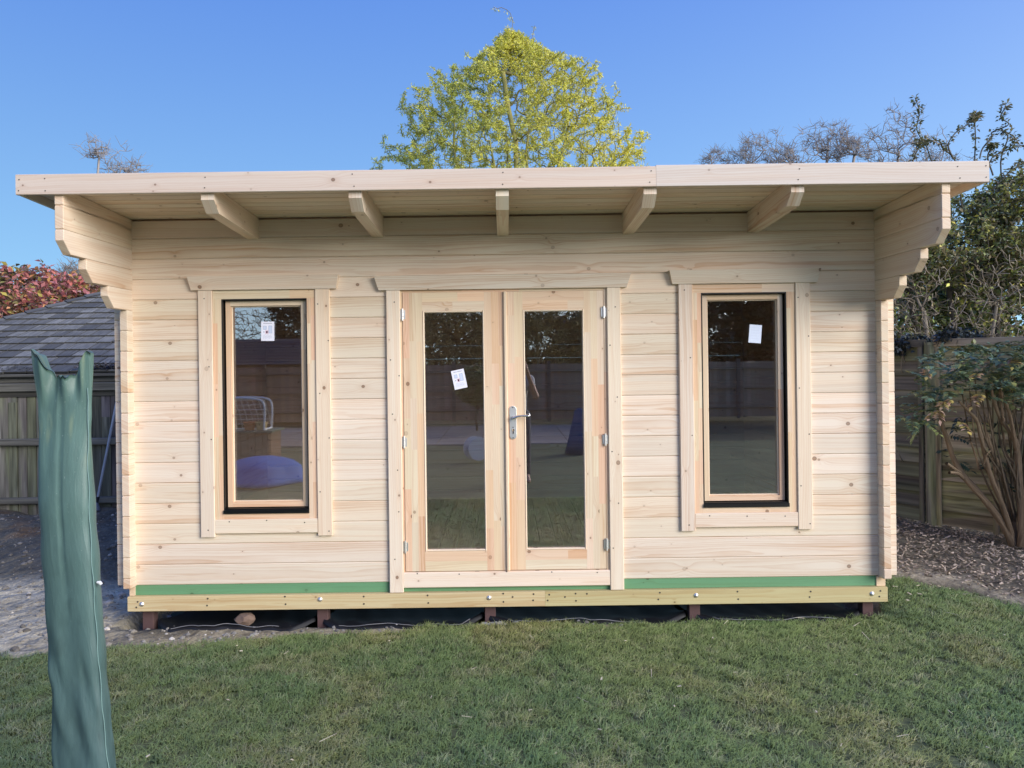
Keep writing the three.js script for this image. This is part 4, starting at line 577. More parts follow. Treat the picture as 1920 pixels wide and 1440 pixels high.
bareTree('bare winter tree with open crown in the middle of the bare row above the roof', 1478, 236, 88, 8, -54);
bareTree('bare winter tree second from the left in the bare row above the roof', 1408, 248, 84, 9, -57);
bareTree('smallest bare winter tree, leftmost of the row above the right roof half', 1338, 280, 70, 10, -58);
bareTree('bare winter tree half hidden behind the roof end, right of the tallest oak', 1765, 262, 120, 12, -60, 420, 0.8, 0.24);
bareTree('bare tree with a pale twisted limb above the left roof end', 178, 258, 46, 13, -45, 420, 0.8, 0.36, 34);
bareTree('bare tree with low spreading twigs right of the twisted limb above the left roof', 232, 272, 78, 14, -47, 420, 0.8, 0.36, 70);
bareTree('bare tree whose few twigs show between the left bracket and the red bush', 138, 492, 56, 15, -40, 520, 0.8, 0.3, 90);

// generic leafy bush: cloud of points in ellipsoids, short twigs, many leaves
function bush(name, label, category, o) {
  const t = thing(name, label, category, o.group), r = RNG(o.seed), pts = [], B = o.blobs;
  while (pts.length < o.n) { const [cx, cy, cz, rx, ry, rz] = B[Math.floor(r() * B.length)], d = V(r.r(-1, 1), r.r(-1, 1), r.r(-1, 1)); const l = d.length(); if (l > 1) continue; d.multiplyScalar(Math.pow(l, o.shell ?? -0.4)); const p = V(cx + d.x * rx, cy + d.y * ry, cz + d.z * rz); if (p.y < (o.ymin ?? 0.1)) continue; if (fbm(p.x * (o.cf ?? 1.6) + 3, p.y * (o.cf ?? 1.6) + p.z * 1.1, o.seed, 3) < (o.gap ?? 0.38)) continue; pts.push(p); }
  pts.sort((a, b) => a.distanceTo(o.root) - b.distanceTo(o.root));
  const stems = (o.stems || [[0, 0]]).map(([dx, dz, h]) => { const P = []; const H = h ?? B[0][1]; for (let i = 0; i <= 6; i++) P.push(V(o.root.x + dx * (0.3 + i / 6), lerp(-0.05, H, i / 6), o.root.z + dz * (0.3 + i / 6)).add(V(r.r(-0.04, 0.04), 0, r.r(-0.04, 0.04)))); return P; });
  const T = grow(r, stems, pts, { seg: o.seg ?? 0.15, wig: o.wig ?? 0.12, freq: 0.8, down: o.down ?? 0.8, kink: o.kink ?? 0.012 });
  const b = new MB(); skin(b, T, { rmin: o.rmin ?? 0.004, r0: o.r0 ?? 0.0016, pow: o.pow ?? 0.44, c0: o.bark || [0.09, 0.07, 0.05], c1: o.bark2 || o.bark || [0.12, 0.1, 0.07] }); b.build('branches', M.twig, t);
  if (!o.leaves) return t;
  const L = new MB();
  for (const ids of T.paths.slice(stems.length)) for (let i = 1; i < ids.length; i++) { const nd = T.nodes[ids[i]]; if (nd.n > (o.leafn ?? 25)) continue; const a = T.nodes[ids[i - 1]].p; for (let q = 0; q < o.leaves; q++) { const p = a.clone().lerp(nd.p, r()).add(V(r.r(-1, 1), r.r(-1, 1), r.r(-1, 1)).multiplyScalar(o.scatter ?? 0.06)); if (o.where && !o.where(p, r)) continue; const S = r.r(0.7, 1.25) * o.size; L.leaf(p, V(r.r(-1, 1), r.r(-0.7, 0.9), r.r(-1, 1)).normalize(), V(r.r(-1, 1), 1, r.r(-1, 1)), S, S * (o.wide ?? 0.28), o.color(p, r)); } }
  L.build('foliage', o.mat || M.leaf, t); return t;
}
// red young-leaved bush, upper left
bush('red_leaved_bush', 'big bush with red and pink young leaves behind the left roof', 'bush', { seed: 201, n: 2600, root: V(-7.6, 0, -7.2), blobs: [[-7.9, 2.2, -7.2, 1.5, 1.2, 1.1], [-6.9, 2.15, -7.2, 1.15, 1.02, 1.0], [-8.9, 2.2, -7.4, 1.2, 1.1, 1.1]], stems: [[0.3, 0], [-0.4, 0.1], [0.6, -0.1], [-0.9, 0]], leaves: 9, size: 0.10, wide: 0.27, scatter: 0.08, gap: 0.30, shell: -0.55, mat: M.thinleaf,
  color: (p, r) => { const n = fbm(p.x * 2.3, p.y * 2.3 + p.z, 205, 3), h = sst(1.9, 3.0, p.y + r.r(-0.3, 0.3)), q = r(); if (q < 0.22 + 0.45 * h * sst(0.3, 0.55, n)) return jit(r, q < 0.14 ? [0.66, 0.33, 0.12] : [0.64, 0.225, 0.205], 0.25, 0.12); if (q < 0.72) return jit(r, [0.24, 0.19, 0.075], 0.3, 0.15); return jit(r, q < 0.85 ? [0.40, 0.36, 0.08] : [0.15, 0.08, 0.06], 0.3, 0.1); } });
bush('conifer', 'dark green conifer between the red bush and the left roof bracket', 'conifer', { seed: 211, n: 420, root: V(-8.2, 0, -13.5), blobs: [[-8.2, 3.3, -13.5, 0.9, 0.75, 0.8], [-7.4, 2.7, -13.5, 0.9, 0.6, 0.8]], leaves: 7, size: 0.13, wide: 0.14, scatter: 0.1, gap: 0.35, color: (p, r) => r() < 0.12 ? jit(r, [0.2, 0.19, 0.08], 0.2) : jit(r, [0.045, 0.075, 0.04], 0.3, 0.1) });
// tall hedge on the right
const hedgeGreen = (p, r) => { const h = sst(2.6, 3.6, p.y); const q = r(); return q < 0.1 + 0.22 * h ? jit(r, [0.62, 0.58, 0.12], 0.3, 0.12) : q < 0.72 ? jit(r, [0.21, 0.25, 0.08], 0.4, 0.15) : jit(r, [0.33, 0.27, 0.14], 0.35); };  // more pale yellow leaves towards the top: sunlit tips put into the colour
bush('hedge_bush', 'tall dense evergreen hedge with tips coloured sunlit yellow green at the right edge', 'hedge', { seed: 221, n: 2300, root: V(5.6, 0, -3.6), blobs: [[5.05, 2.95, -3.5, 1.0, 0.62, 0.6], [6.1, 3.05, -3.3, 1.0, 0.75, 0.8], [4.65, 2.75, -3.7, 0.6, 0.6, 0.5]], stems: [[0, 0], [-0.5, 0.05], [0.5, 0.2], [-0.9, 0]], leaves: 11, size: 0.052, wide: 0.27, scatter: 0.055, gap: 0.33, shell: -0.3, bark: [0.10, 0.085, 0.065], color: hedgeGreen, mat: M.thinleaf });
bush('twiggy_thicket', 'tangled thicket of bare brown twigs over the right fence', 'thicket', { seed: 231, n: 2000, root: V(5.0, 0, -3.45), blobs: [[4.75, 2.35, -3.3, 1.0, 0.55, 0.45], [5.7, 2.35, -2.9, 0.9, 0.6, 0.5], [4.35, 2.3, -3.5, 0.5, 0.6, 0.45]], stems: [[-0.3, 0.1, 2.2], [0.25, 0.2, 2.3], [-0.6, 0, 2.0], [0.6, 0.35, 2.3]], seg: 0.09, wig: 0.3, kink: 0.02, down: 0.2, rmin: 0.0042, r0: 0.0012, gap: 0.25, shell: -0.2, bark: [0.26, 0.21, 0.155], bark2: [0.42, 0.36, 0.28], leaves: 1, leafn: 8, size: 0.05, where: (p, r) => r() < 0.55, color: hedgeGreen });
bush('backlit_bush', 'bright yellow green bush glimpsed through the twigs above the right fence', 'bush', { seed: 241, n: 1300, root: V(6.2, 0, -5.6), blobs: [[5.6, 2.2, -5.4, 1.3, 0.85, 0.5], [7.0, 2.4, -5.0, 1.3, 0.9, 0.6]], leaves: 9, size: 0.10, wide: 0.24, scatter: 0.09, gap: 0.24, color: (p, r) => r() < 0.5 ? jit(r, [0.45, 0.45, 0.10], 0.3) : jit(r, [0.12, 0.17, 0.05], 0.3), mat: M.thinleaf });
bush('ivy_clump', 'dark blue green ivy clump draped over the fence top beside the cabin', 'ivy', { seed: 251, n: 330, root: V(4.05, 0, -2.75), blobs: [[4.05, 1.82, -2.66, 0.35, 0.10, 0.16], [4.4, 1.88, -2.3, 0.25, 0.07, 0.14]], stems: [[-0.05, 0, 1.75], [0.1, 0.05, 1.75]], seg: 0.07, leaves: 7, size: 0.045, wide: 0.3, scatter: 0.03, gap: 0.25, color: (p, r) => jit(r, [0.032, 0.045, 0.048], 0.4, 0.1) });
// long rose shoots rising past the roof end
{
  const t = thing('climbing_rose', 'long leafy rose shoots arching up beside the right roof end', 'climber'), r = RNG(261), z = -3.4, b = new MB(), L = new MB();
  const shoots = [[[1790, 430], [1770, 330], [1758, 300], [1745, 270], [1725, 240], [1716, 215], [1711, 185]], [[1800, 400], [1783, 300], [1770, 277], [1750, 268], [1735, 262], [1714, 270]], [[1783, 300], [1772, 275], [1790, 250], [1812, 235], [1826, 222], [1838, 218]], [[1830, 420], [1831, 300], [1830, 260], [1824, 232], [1826, 215], [1835, 213]], [[1831, 300], [1840, 280], [1855, 258], [1872, 243], [1885, 236], [1886, 215], [1884, 203], [1889, 195]], [[1880, 420], [1878, 300], [1880, 260], [1884, 243], [1893, 262], [1900, 275]], [[1860, 330], [1856, 290], [1854, 276], [1866, 274]], [[1845, 340], [1855, 300], [1880, 285], [1920, 270], [1950, 275]], [[1850, 360], [1880, 330], [1925, 300]], [[1840, 380], [1880, 350], [1930, 330]], [[1855, 420], [1900, 380], [1935, 370]], [[1700, 330], [1712, 285], [1735, 262]]];
  for (const s of shoots) { const P = new THREE.CatmullRomCurve3(s.map((q) => { const p = at(q[0] + r.r(-2, 2), q[1], z); p.z += r.r(-0.1, 0.1); return p; })).getPoints(26); b.tube(P, P.map((_, i) => lerp(0.0105, 0.0045, i / 26)), 4, [0.1, 0.085, 0.06], false, [0.14, 0.13, 0.07]); for (let i = 5; i < P.length; i++) { const n = i > 16 ? 8 : 4; for (let q = 0; q < n; q++) { const d = V(r.r(-1, 1), r.r(-0.6, 0.7), r.r(-1, 1)).normalize(); L.leaf(P[i].clone().addScaledVector(d, r.r(0.005, 0.035)), d, V(r.r(-1, 1), 1, r.r(-1, 1)), r.r(0.03, 0.06), r.r(0.009, 0.017), jit(r, r() < 0.35 ? [0.30, 0.24, 0.10] : [0.13, 0.145, 0.06], 0.3, 0.12)); } } }
  b.build('shoots', M.twig, t); L.build('foliage', M.thinleaf, t);
}
// bare stems of the climber against the fence
{
  const t = thing('fence_vine', 'pale leafless vine stems trailing down the dark fence by the cabin', 'vine'), r = RNG(271), z = -2.7, b = new MB();
  const S = [[[1716, 990], [1712, 965], [1716, 930], [1708, 915], [1718, 890], [1716, 860], [1706, 835], [1722, 800], [1716, 770], [1720, 720], [1700, 690], [1688, 650]], [[1716, 915], [1700, 880], [1685, 850], [1678, 830]], [[1720, 780], [1730, 740], [1714, 700], [1722, 650], [1700, 640]], [[1686, 770], [1700, 820], [1712, 860], [1720, 885]], [[1735, 700], [1720, 680], [1700, 655], [1688, 640]], [[1700, 720], [1690, 690], [1695, 650]], [[1745, 840], [1730, 800], [1705, 760], [1690, 740]], [[1784, 700], [1778, 660], [1766, 640]]];
  S.forEach((s, k) => { const P = new THREE.CatmullRomCurve3(s.map((q) => { const p = at(q[0], q[1], z + r.r(-0.05, 0.12)); return p; })).getPoints(24), w = k === 0 ? 0.012 : 0.0055; b.tube(P, P.map((_, i) => w * lerp(1, 0.55, i / 24)), 5, [0.2, 0.18, 0.14], true, [0.26, 0.22, 0.17]); });
  b.build('stems', M.twig, t);
}
// leggy shrub in the bed, lower right
{
  const t = thing('leggy_shrub', 'leggy evergreen shrub with thick bare trunks in the mulch bed at right', 'shrub'), r = RNG(281), zB = -1.5, b = new MB();
  const S = [[[[1900, 1022, 0], [1875, 975, 0.0], [1840, 930, 0], [1805, 890, -0.05], [1788, 860, -0.08], [1778, 830, -0.1], [1768, 800, -0.1], [1757, 760, -0.1]], 0.045, 0.018], [[[1805, 890, -0.05], [1790, 880, 0], [1775, 869, 0.05]], 0.02, 0.017], [[[1808, 898, -0.05], [1795, 888, 0.02], [1780, 886, 0.06]], 0.02, 0.017], [[[1902, 1020, 0], [1880, 950, 0.05], [1860, 900, 0.1], [1846, 850, 0.1], [1838, 815, 0.12], [1832, 790, 0.12], [1815, 770, 0.12], [1798, 752, 0.12]], 0.030, 0.013], [[[1885, 965, 0.03], [1868, 900, 0], [1862, 860, 0], [1850, 820, 0], [1845, 790, 0.02]], 0.018, 0.009], [[[1910, 1020, 0], [1897, 950, -0.04], [1882, 890, -0.04], [1862, 850, 0], [1850, 810, 0]], 0.027, 0.016], [[[1915, 1025, 0.05], [1915, 950, 0.05], [1910, 880, 0.05], [1905, 830, 0.05], [1890, 805, 0.05], [1873, 780, 0.08], [1862, 745, 0.1], [1858, 716, 0.1]], 0.040, 0.012], [[[1905, 840, 0.05], [1898, 800, 0.1], [1888, 760, 0.12], [1880, 745, 0.12], [1878, 715, 0.12]], 0.02, 0.011], [[[1905, 850, 0.05], [1912, 815, 0.0], [1918, 775, 0.0], [1925, 740, 0]], 0.022, 0.014], [[[1882, 790, 0.1], [1877, 755, 0.1], [1873, 715, 0.1]], 0.012, 0.009], [[[1836, 880, 0.05], [1828, 850, 0], [1820, 828, 0]], 0.012, 0.008], [[[1900, 870, 0], [1885, 845, -0.05], [1882, 810, -0.05]], 0.014, 0.009], [[[1818, 770, 0.1], [1812, 755, 0.1], [1810, 745, 0.1]], 0.009, 0.006], [[[1845, 870, 0.1], [1852, 850, 0.15], [1858, 845, 0.15]], 0.008, 0.006]];
  for (const [s, w0, w1] of S) { const P = new THREE.CatmullRomCurve3(s.map((q) => at(q[0], q[1], zB + q[2]))).getPoints(18), k = 0.78; b.tube(P, P.map((_, i) => lerp(w0, w1, i / 18) * k * (1 + 0.1 * Math.sin(i * 2.1 + w0 * 999))), 9, [0.30, 0.215, 0.135], true, [0.38, 0.28, 0.175]); }
  for (let q = 0; q < 22; q++) { const x0 = r.r(1888, 1925), x1 = r.r(1790, 1945), P = new THREE.CatmullRomCurve3([at(x0, r.r(985, 1015), zB - 0.05), at(lerp(x0, x1, 0.35) + r.r(-12, 12), r.r(900, 930), zB + r.r(-0.2, 0.1)), at(lerp(x0, x1, 0.75) + r.r(-12, 12), r.r(810, 850), zB + r.r(-0.25, 0.15)), at(x1, r.r(700, 770), zB + r.r(-0.25, 0.2))]).getPoints(16); b.tube(P, P.map((_, i) => lerp(0.011, 0.005, i / 16)), 5, [0.2, 0.15, 0.1], true, [0.3, 0.23, 0.14]); }
  b.build('trunk', M.bark, t);
  const L = new MB();
  // pinnate fronds
  const frond = (p, dir, len, cfun) => { const n = 5, s = V(0, 0, 0).crossVectors(dir, V(0, 1, 0)).normalize(), tw = r.r(-0.5, 0.5); for (let i = 0; i <= n; i++) { const q = p.clone().addScaledVector(dir, len * (0.25 + 0.75 * i / n)); q.y -= 0.25 * len * (i / n) ** 2; for (const sg of [-1, 1]) { if (i === n && sg > 0) continue; const d = i === n ? dir.clone() : s.clone().multiplyScalar(sg).addScaledVector(dir, 0.45).add(V(0, tw * sg - 0.15, 0)).normalize(); L.leaf(q, d, V(0, 1, 0.15), r.r(0.042, 0.072), r.r(0.011, 0.018), cfun(), 0.2); } } };
  const dark = () => jit(r, r() < 0.3 ? [0.24, 0.27, 0.11] : [0.115, 0.18, 0.11], 0.35, 0.12);
  for (let k = 0; k < 270; k++) { const px = r.r(1735, 1945), py = lerp(652, 752, Math.pow(r(), 1.2)) + (px < 1770 ? 18 : 0) + r.r(-8, 8), p = at(px, py, zB + r.r(-0.3, 0.35)); frond(p, V(r.r(-1, 1), r.r(-0.2, 0.5), r.r(-0.3, 1)).normalize(), r.r(0.09, 0.16), dark); }
  for (let k = 0; k < 34; k++) { const p = at(r.r(1700, 1760), r.r(715, 800), zB + r.r(-0.3, 0.1)); frond(p, V(r.r(-1, 0.4), r.r(-0.4, 0.4), r.r(-0.2, 1)).normalize(), r.r(0.1, 0.18), dark); }
  for (let k = 0; k < 26; k++) { const p = at(r.r(1760, 1930), r.r(770, 900), zB + r.r(-0.35, -0.1)); frond(p, V(r.r(-1, 1), r.r(-0.4, 0.3), r.r(-0.2, 1)).normalize(), r.r(0.1, 0.18), () => jit(r, [0.03, 0.055, 0.035], 0.3)); }
  const yel = () => jit(r, r() < 0.5 ? [0.42, 0.34, 0.10] : [0.44, 0.30, 0.20], 0.25, 0.1);
  for (const [x, y] of [[1752, 772], [1760, 765], [1772, 752], [1785, 748], [1832, 742], [1840, 738], [1900, 668], [1905, 680], [1835, 700], [1798, 788], [1740, 690]]) frond(at(x, y, zB + 0.3), V(r.r(-1, 0.2), r.r(-0.6, 0.1), 0.5).normalize(), r.r(0.09, 0.14), yel);
  L.build('foliage', M.leaf, t);
}

// ------------------------------------------------------------------ the garden behind the photographer (seen mirrored in the glass)
{
  const r = RNG(301);
  const f = thing('garden_fence', 'tall brown closeboard fence mirrored in the window and door glass', 'fence'), zf = 16.5;
  const bo = new MB(); for (let k = 0; k < 190; k++) { const x = -10 + k * 0.12; bo.bar(x, 0.05, zf, x + 0.118, 1.62 + r.r(-0.01, 0.01), zf + 0.015 + r.r(0, 0.008), { axis: 'y', ch: 0.002, c: jit(r, [0.42, 0.285, 0.185], 0.25, 0.06) }); } const bm = bo.build('boards', M.plain, f); bm.userData.kind = 'stuff';
  for (const y of [0.3, 0.85, 1.4]) new MB().bar(-10, y, zf - 0.05, 12.8, y + 0.07, zf - 0.002, { axis: 'x', c: [0.34, 0.24, 0.16] }).build('rail', M.plain, f);
  for (let k = 0; k < 9; k++) new MB().bar(-9.6 + k * 2.7, 0, zf - 0.1, -9.5 + k * 2.7, 1.7, zf - 0.051, { axis: 'y', c: [0.17, 0.13, 0.1] }).build('post', M.plain, f);
  const g = thing('garage', 'low dark roofed garage mirrored above the fence in the left window', 'garage');
  new MB().bar(-10.5, 0, 18, -4.6, 1.72, 22, { axis: 'x', ch: 0, c: [0.16, 0.10, 0.075] }).build('wall', M.plain, g);
  { const b = new MB(), c = [0.06, 0.058, 0.062]; b.poly([V(-4.4, 1.7, 17.8), V(-10.7, 1.7, 17.8), V(-10.7, 2.55, 20), V(-4.4, 2.55, 20)], [[0, 0], [1, 0], [1, 1], [0, 1]], c); b.poly([V(-10.7, 1.7, 22.2), V(-4.4, 1.7, 22.2), V(-4.4, 2.55, 20), V(-10.7, 2.55, 20)], [[0, 0], [1, 0], [1, 1], [0, 1]], c); b.poly([V(-4.4, 1.7, 17.8), V(-4.4, 2.55, 20), V(-4.4, 1.7, 22.2)], [[0, 0], [1, 0], [1, 1]], c); b.build('roof', M.plain, g); for (let k = 0; k < 9; k++) new MB().bar(-10.7, 1.7 + k * 0.092, 17.79 + k * 0.237, -4.4, 1.715 + k * 0.092, 17.81 + k * 0.237, { axis: 'x', ch: 0, c: [0.1, 0.095, 0.1] }).build('roof_course', M.plain, g); }
  // brick house corner at the left edge of the left window's reflection
  const h = thing('brick_house', 'brick house corner mirrored at the left edge of the left window', 'house');
  const brickMap = tex(512, 512, (x, y, o) => { const X = x / 512 * 1.8, Y = y / 512 * 1.2, row = Math.floor(Y / 0.075), fx = (X + (row % 2) * 0.1125) / 0.225, fy = Y / 0.075 - row, m = fx - Math.floor(fx) < 0.05 || fy < 0.14, k = hash(Math.floor(fx), row, 5); if (m) { o[0] = 0.34; o[1] = 0.3; o[2] = 0.25; } else { o[0] = 0.20 + 0.2 * k; o[1] = 0.085 + 0.09 * k; o[2] = 0.05 + 0.05 * k; } }, 1 / 1.8, 1 / 1.2);
  { const b = new MB(); b.bar(-13.5, 0, 8.6, -6.05, 5.2, 11.9, { axis: 'x', ch: 0 }); b.build('wall', std({ map: brickMap, vertexColors: true, roughness: 0.9 }), h); const rf = new MB(), c = [0.16, 0.09, 0.06]; rf.poly([V(-5.7, 5.1, 8.3), V(-13.8, 5.1, 8.3), V(-13.8, 7.2, 10.25), V(-5.7, 7.2, 10.25)].reverse(), [[0, 0], [1, 0], [1, 1], [0, 1]], c); rf.poly([V(-13.8, 5.1, 12.2), V(-5.7, 5.1, 12.2), V(-5.7, 7.2, 10.25), V(-13.8, 7.2, 10.25)].reverse(), [[0, 0], [1, 0], [1, 1], [0, 1]], c); rf.poly([V(-6.05, 5.2, 8.6), V(-6.05, 7.1, 10.25), V(-6.05, 5.2, 11.9)], [[0, 0], [1, 0], [1, 1]], [0.25, 0.13, 0.09]); rf.build('roof', M.plain, h);
    for (const [z, y] of [[9.2, 3.4]]) { const w = new MB(); w.bar(-6.06, y, z, -6.0, y + 1.2, z + 1.4, { axis: 'y' }); const fm = w.build('window', M.white, h); new MB().bar(-6.0, y + 0.08, z + 0.08, -5.99, y + 1.12, z + 1.32, { axis: 'y', ch: 0 }).build('pane', M.black, fm); } }
  // patio and things on it
  const pat = new MB(); for (let i = 0; i < 14; i++) for (let j = 0; j < 7; j++) { const x = -9.5 + i * 0.9, z = 10.3 + j * 0.62; pat.bar(x, -0.06, z, x + 0.885, 0.035 + r.r(0, 0.004), z + 0.605, { axis: 'x', ch: 0.004, c: jit(r, [0.36, 0.30, 0.22], 0.15, 0.03) }); } const pm = pat.build('patio', M.plain); pm.userData.kind = 'structure';
  const lid = new THREE.LatheGeometry([[0, 0.36], [0.2, 0.35], [0.42, 0.30], [0.52, 0.22], [0.56, 0.10], [0.62, 0.08], [0.63, 0.02], [0.60, 0]].map((p) => new THREE.Vector2(...p)), 28); { const p = lid.attributes.position; for (let i = 0; i < p.count; i++) { const a = Math.atan2(p.getZ(i), p.getX(i)), k = 1 + 0.07 * Math.cos(5 * a); p.setX(i, p.getX(i) * k); p.setZ(i, p.getZ(i) * k); } lid.computeVertexNormals(); }
  const sp = mesh('sandpit_lid', lid, std({ color: new THREE.Color().setRGB(0.01, 0.12, 0.42), roughness: 0.75 })); sp.position.set(-3.5, 0.02, 5.75); tag(sp, 'blue plastic sandpit lid mirrored low in the left window', 'sandpit');
  const cr = thing('wooden_planter', 'brown slatted wooden box mirrored under the small goal in the left window', 'planter'); for (let k = 0; k < 9; k++) new MB().bar(-4.95 + k * 0.12, 0.03, 7.3, -4.84 + k * 0.12, 0.58, 7.33, { axis: 'y', c: jit(r, [0.26, 0.17, 0.11], 0.15) }).build('slat', M.plain, cr); new MB().bar(-5.0, 0.581, 7.25, -3.82, 0.615, 7.95, { axis: 'x', c: [0.12, 0.16, 0.12] }).build('top', M.plain, cr); new MB().bar(-4.95, 0.03, 7.34, -3.87, 0.58, 7.9, { axis: 'x', c: [0.2, 0.13, 0.09] }).build('box', M.plain, cr);
  const go = thing('toy_goal', 'small white toy football goal mirrored in the left window', 'goal'); const fr = new MB(), net = new MB(); for (const z of [7.35, 7.75]) fr.tube(new THREE.CatmullRomCurve3([V(-4.85, 0.62, z), V(-4.85, 1.05, z), V(-4.78, 1.12, z), V(-4.05, 1.12, z), V(-3.98, 1.05, z), V(-3.98, 0.62, z)]).getPoints(30), 0.017, 8); for (const x of [-4.85, -3.98]) fr.tube([V(x, 0.63, 7.35), V(x, 0.63, 7.75)], 0.017, 8); fr.build('frame', M.white, go); for (let k = 0; k <= 9; k++) { const x = lerp(-4.85, -3.98, k / 9); net.tube([V(x, 1.12, 7.37), V(x + 0.02, 0.88, 7.55), V(x, 0.62, 7.74)], 0.0055, 4); } for (let k = 0; k <= 6; k++) { const f2 = k / 6; net.tube([V(-4.85, lerp(1.12, 0.62, f2), lerp(7.37, 7.74, f2)), V(-3.98, lerp(1.12, 0.62, f2), lerp(7.37, 7.74, f2))], 0.0055, 4); } net.build('net', M.white, go);
  for (const [x, c, l] of [[-4.25, [0.75, 0.25, 0.1], 'orange toy basket mirrored on the box in the left window'], [-4.05, [0.62, 0.45, 0.2], 'tan toy basket beside the orange one, mirrored in the left window']]) { const b = mesh('toy_basket', new THREE.LatheGeometry([[0, 0], [0.075, 0], [0.1, 0.13], [0.108, 0.135], [0.1, 0.12], [0.07, 0.01]].map((p) => new THREE.Vector2(...p)), 18), std({ color: new THREE.Color().setRGB(...c), side: THREE.DoubleSide })); b.position.set(x, 0.617, 7.32 + 0.12); tag(b, l, 'basket'); }
  const re = thing('cable_reel', 'white plastic cable reel mirrored in the left door glass', 'reel'); for (const x of [-0.57, -0.40]) { const d = mesh('flange', new THREE.CylinderGeometry(0.2, 0.2, 0.02, 28).rotateZ(Math.PI / 2), M.white, re); d.position.set(x + 0.485, 0, 0); } const hub = mesh('hub', new THREE.CylinderGeometry(0.07, 0.07, 0.15, 16).rotateZ(Math.PI / 2), std({ color: 0x999999 }), re); hub.position.set(0, 0, 0); re.position.set(-0.5, 0.235, 7.8); re.rotation.y = 1.0;
  const bc = new MB(); bc.tube([V(1.30, 0.02, 8.6), V(1.32, 0.3, 8.6), V(1.34, 0.8, 8.6), V(1.345, 0.84, 8.6)], [0.24, 0.19, 0.09, 0.03], 9, [0.04, 0.11, 0.22]); const bcg = bc.geo(); bcg.computeVertexNormals(); tag(mesh('folded_parasol', bcg, M.plain), 'blue draped cloth cone mirrored at the right edge of the right door glass', 'cloth');
  // trees and bushes behind the fence
  bush('evergreen_tree', 'dark evergreen tree mirrored top right in the left window', 'tree', { seed: 311, n: 420, root: V(-8.1, 0, 24), blobs: [[-8.1, 4.0, 24, 0.9, 2.0, 0.9]], seg: 0.3, leaves: 7, size: 0.2, wide: 0.2, scatter: 0.2, gap: 0.3, rmin: 0.008, color: (p, q) => jit(q, [0.035, 0.05, 0.025], 0.3) });
  bush('garden_tree', 'yellow brown twiggy tree mirrored in the top of both door panes', 'tree', { seed: 321, n: 2400, root: V(1.0, 0, 17.6), blobs: [[-0.9, 2.7, 17.8, 2.4, 1.5, 0.9], [1.2, 2.75, 17.8, 2.4, 1.5, 0.9]], seg: 0.2, wig: 0.25, leaves: 3, size: 0.15, wide: 0.1, scatter: 0.12, gap: 0.2, rmin: 0.008, bark: [0.34, 0.27, 0.12], color: (p, q) => jit(q, q() < 0.5 ? [0.5, 0.42, 0.16] : [0.3, 0.28, 0.1], 0.3) });
  bush('garden_shrub', 'yellow green shrub mirrored behind the leaflet in the left door', 'shrub', { seed: 331, n: 420, root: V(-0.7, 0, 13.2), blobs: [[-0.55, 1.15, 13.2, 0.7, 0.5, 0.5]], seg: 0.12, leaves: 6, size: 0.09, wide: 0.2, scatter: 0.05, gap: 0.38, color: (p, q) => jit(q, [0.28, 0.3, 0.09], 0.35) });
  bush('tall_laurel', 'dark tall laurel mirrored in the right window', 'hedge', { seed: 341, n: 1700, root: V(7.2, 0, 17.6), blobs: [[6.2, 2.8, 18, 2.4, 2.6, 1], [9.0, 3.0, 18, 2.2, 2.6, 1]], seg: 0.25, leaves: 6, size: 0.2, wide: 0.3, scatter: 0.16, gap: 0.25, rmin: 0.01, color: (p, q) => jit(q, [0.055, 0.06, 0.025], 0.35) });
  bush('added_backing_hedge', 'added dark hedge blocking the sky behind the twiggy tree in the door glass', 'hedge', { seed: 361, n: 2400, root: V(1.6, 0, 24), blobs: [[-2.6, 2.0, 24, 2.4, 2.0, 0.6], [0.8, 2.0, 24, 2.4, 2.0, 0.6], [4.2, 2.0, 24, 2.4, 2.0, 0.6], [7.8, 2.2, 24, 2.6, 2.2, 0.6], [11, 2.2, 24, 2.2, 2.2, 0.6]], seg: 0.3, leaves: 5, size: 0.3, wide: 0.32, scatter: 0.2, gap: 0.15, rmin: 0.01, color: (p, q) => jit(q, [0.06, 0.06, 0.03], 0.35) });  // hedge added to keep sky out of the mirrored view behind the twigs
  bush('far_hazel', 'buff leafless hazel mirrored above the garage roof in the left window', 'tree', { seed: 351, n: 1500, root: V(-8.5, 0, 25), blobs: [[-9.8, 2.9, 25.5, 2.6, 1.1, 0.8]], seg: 0.25, wig: 0.2, leaves: 0, rmin: 0.012, gap: 0.2, bark: [0.3, 0.22, 0.13] });
}

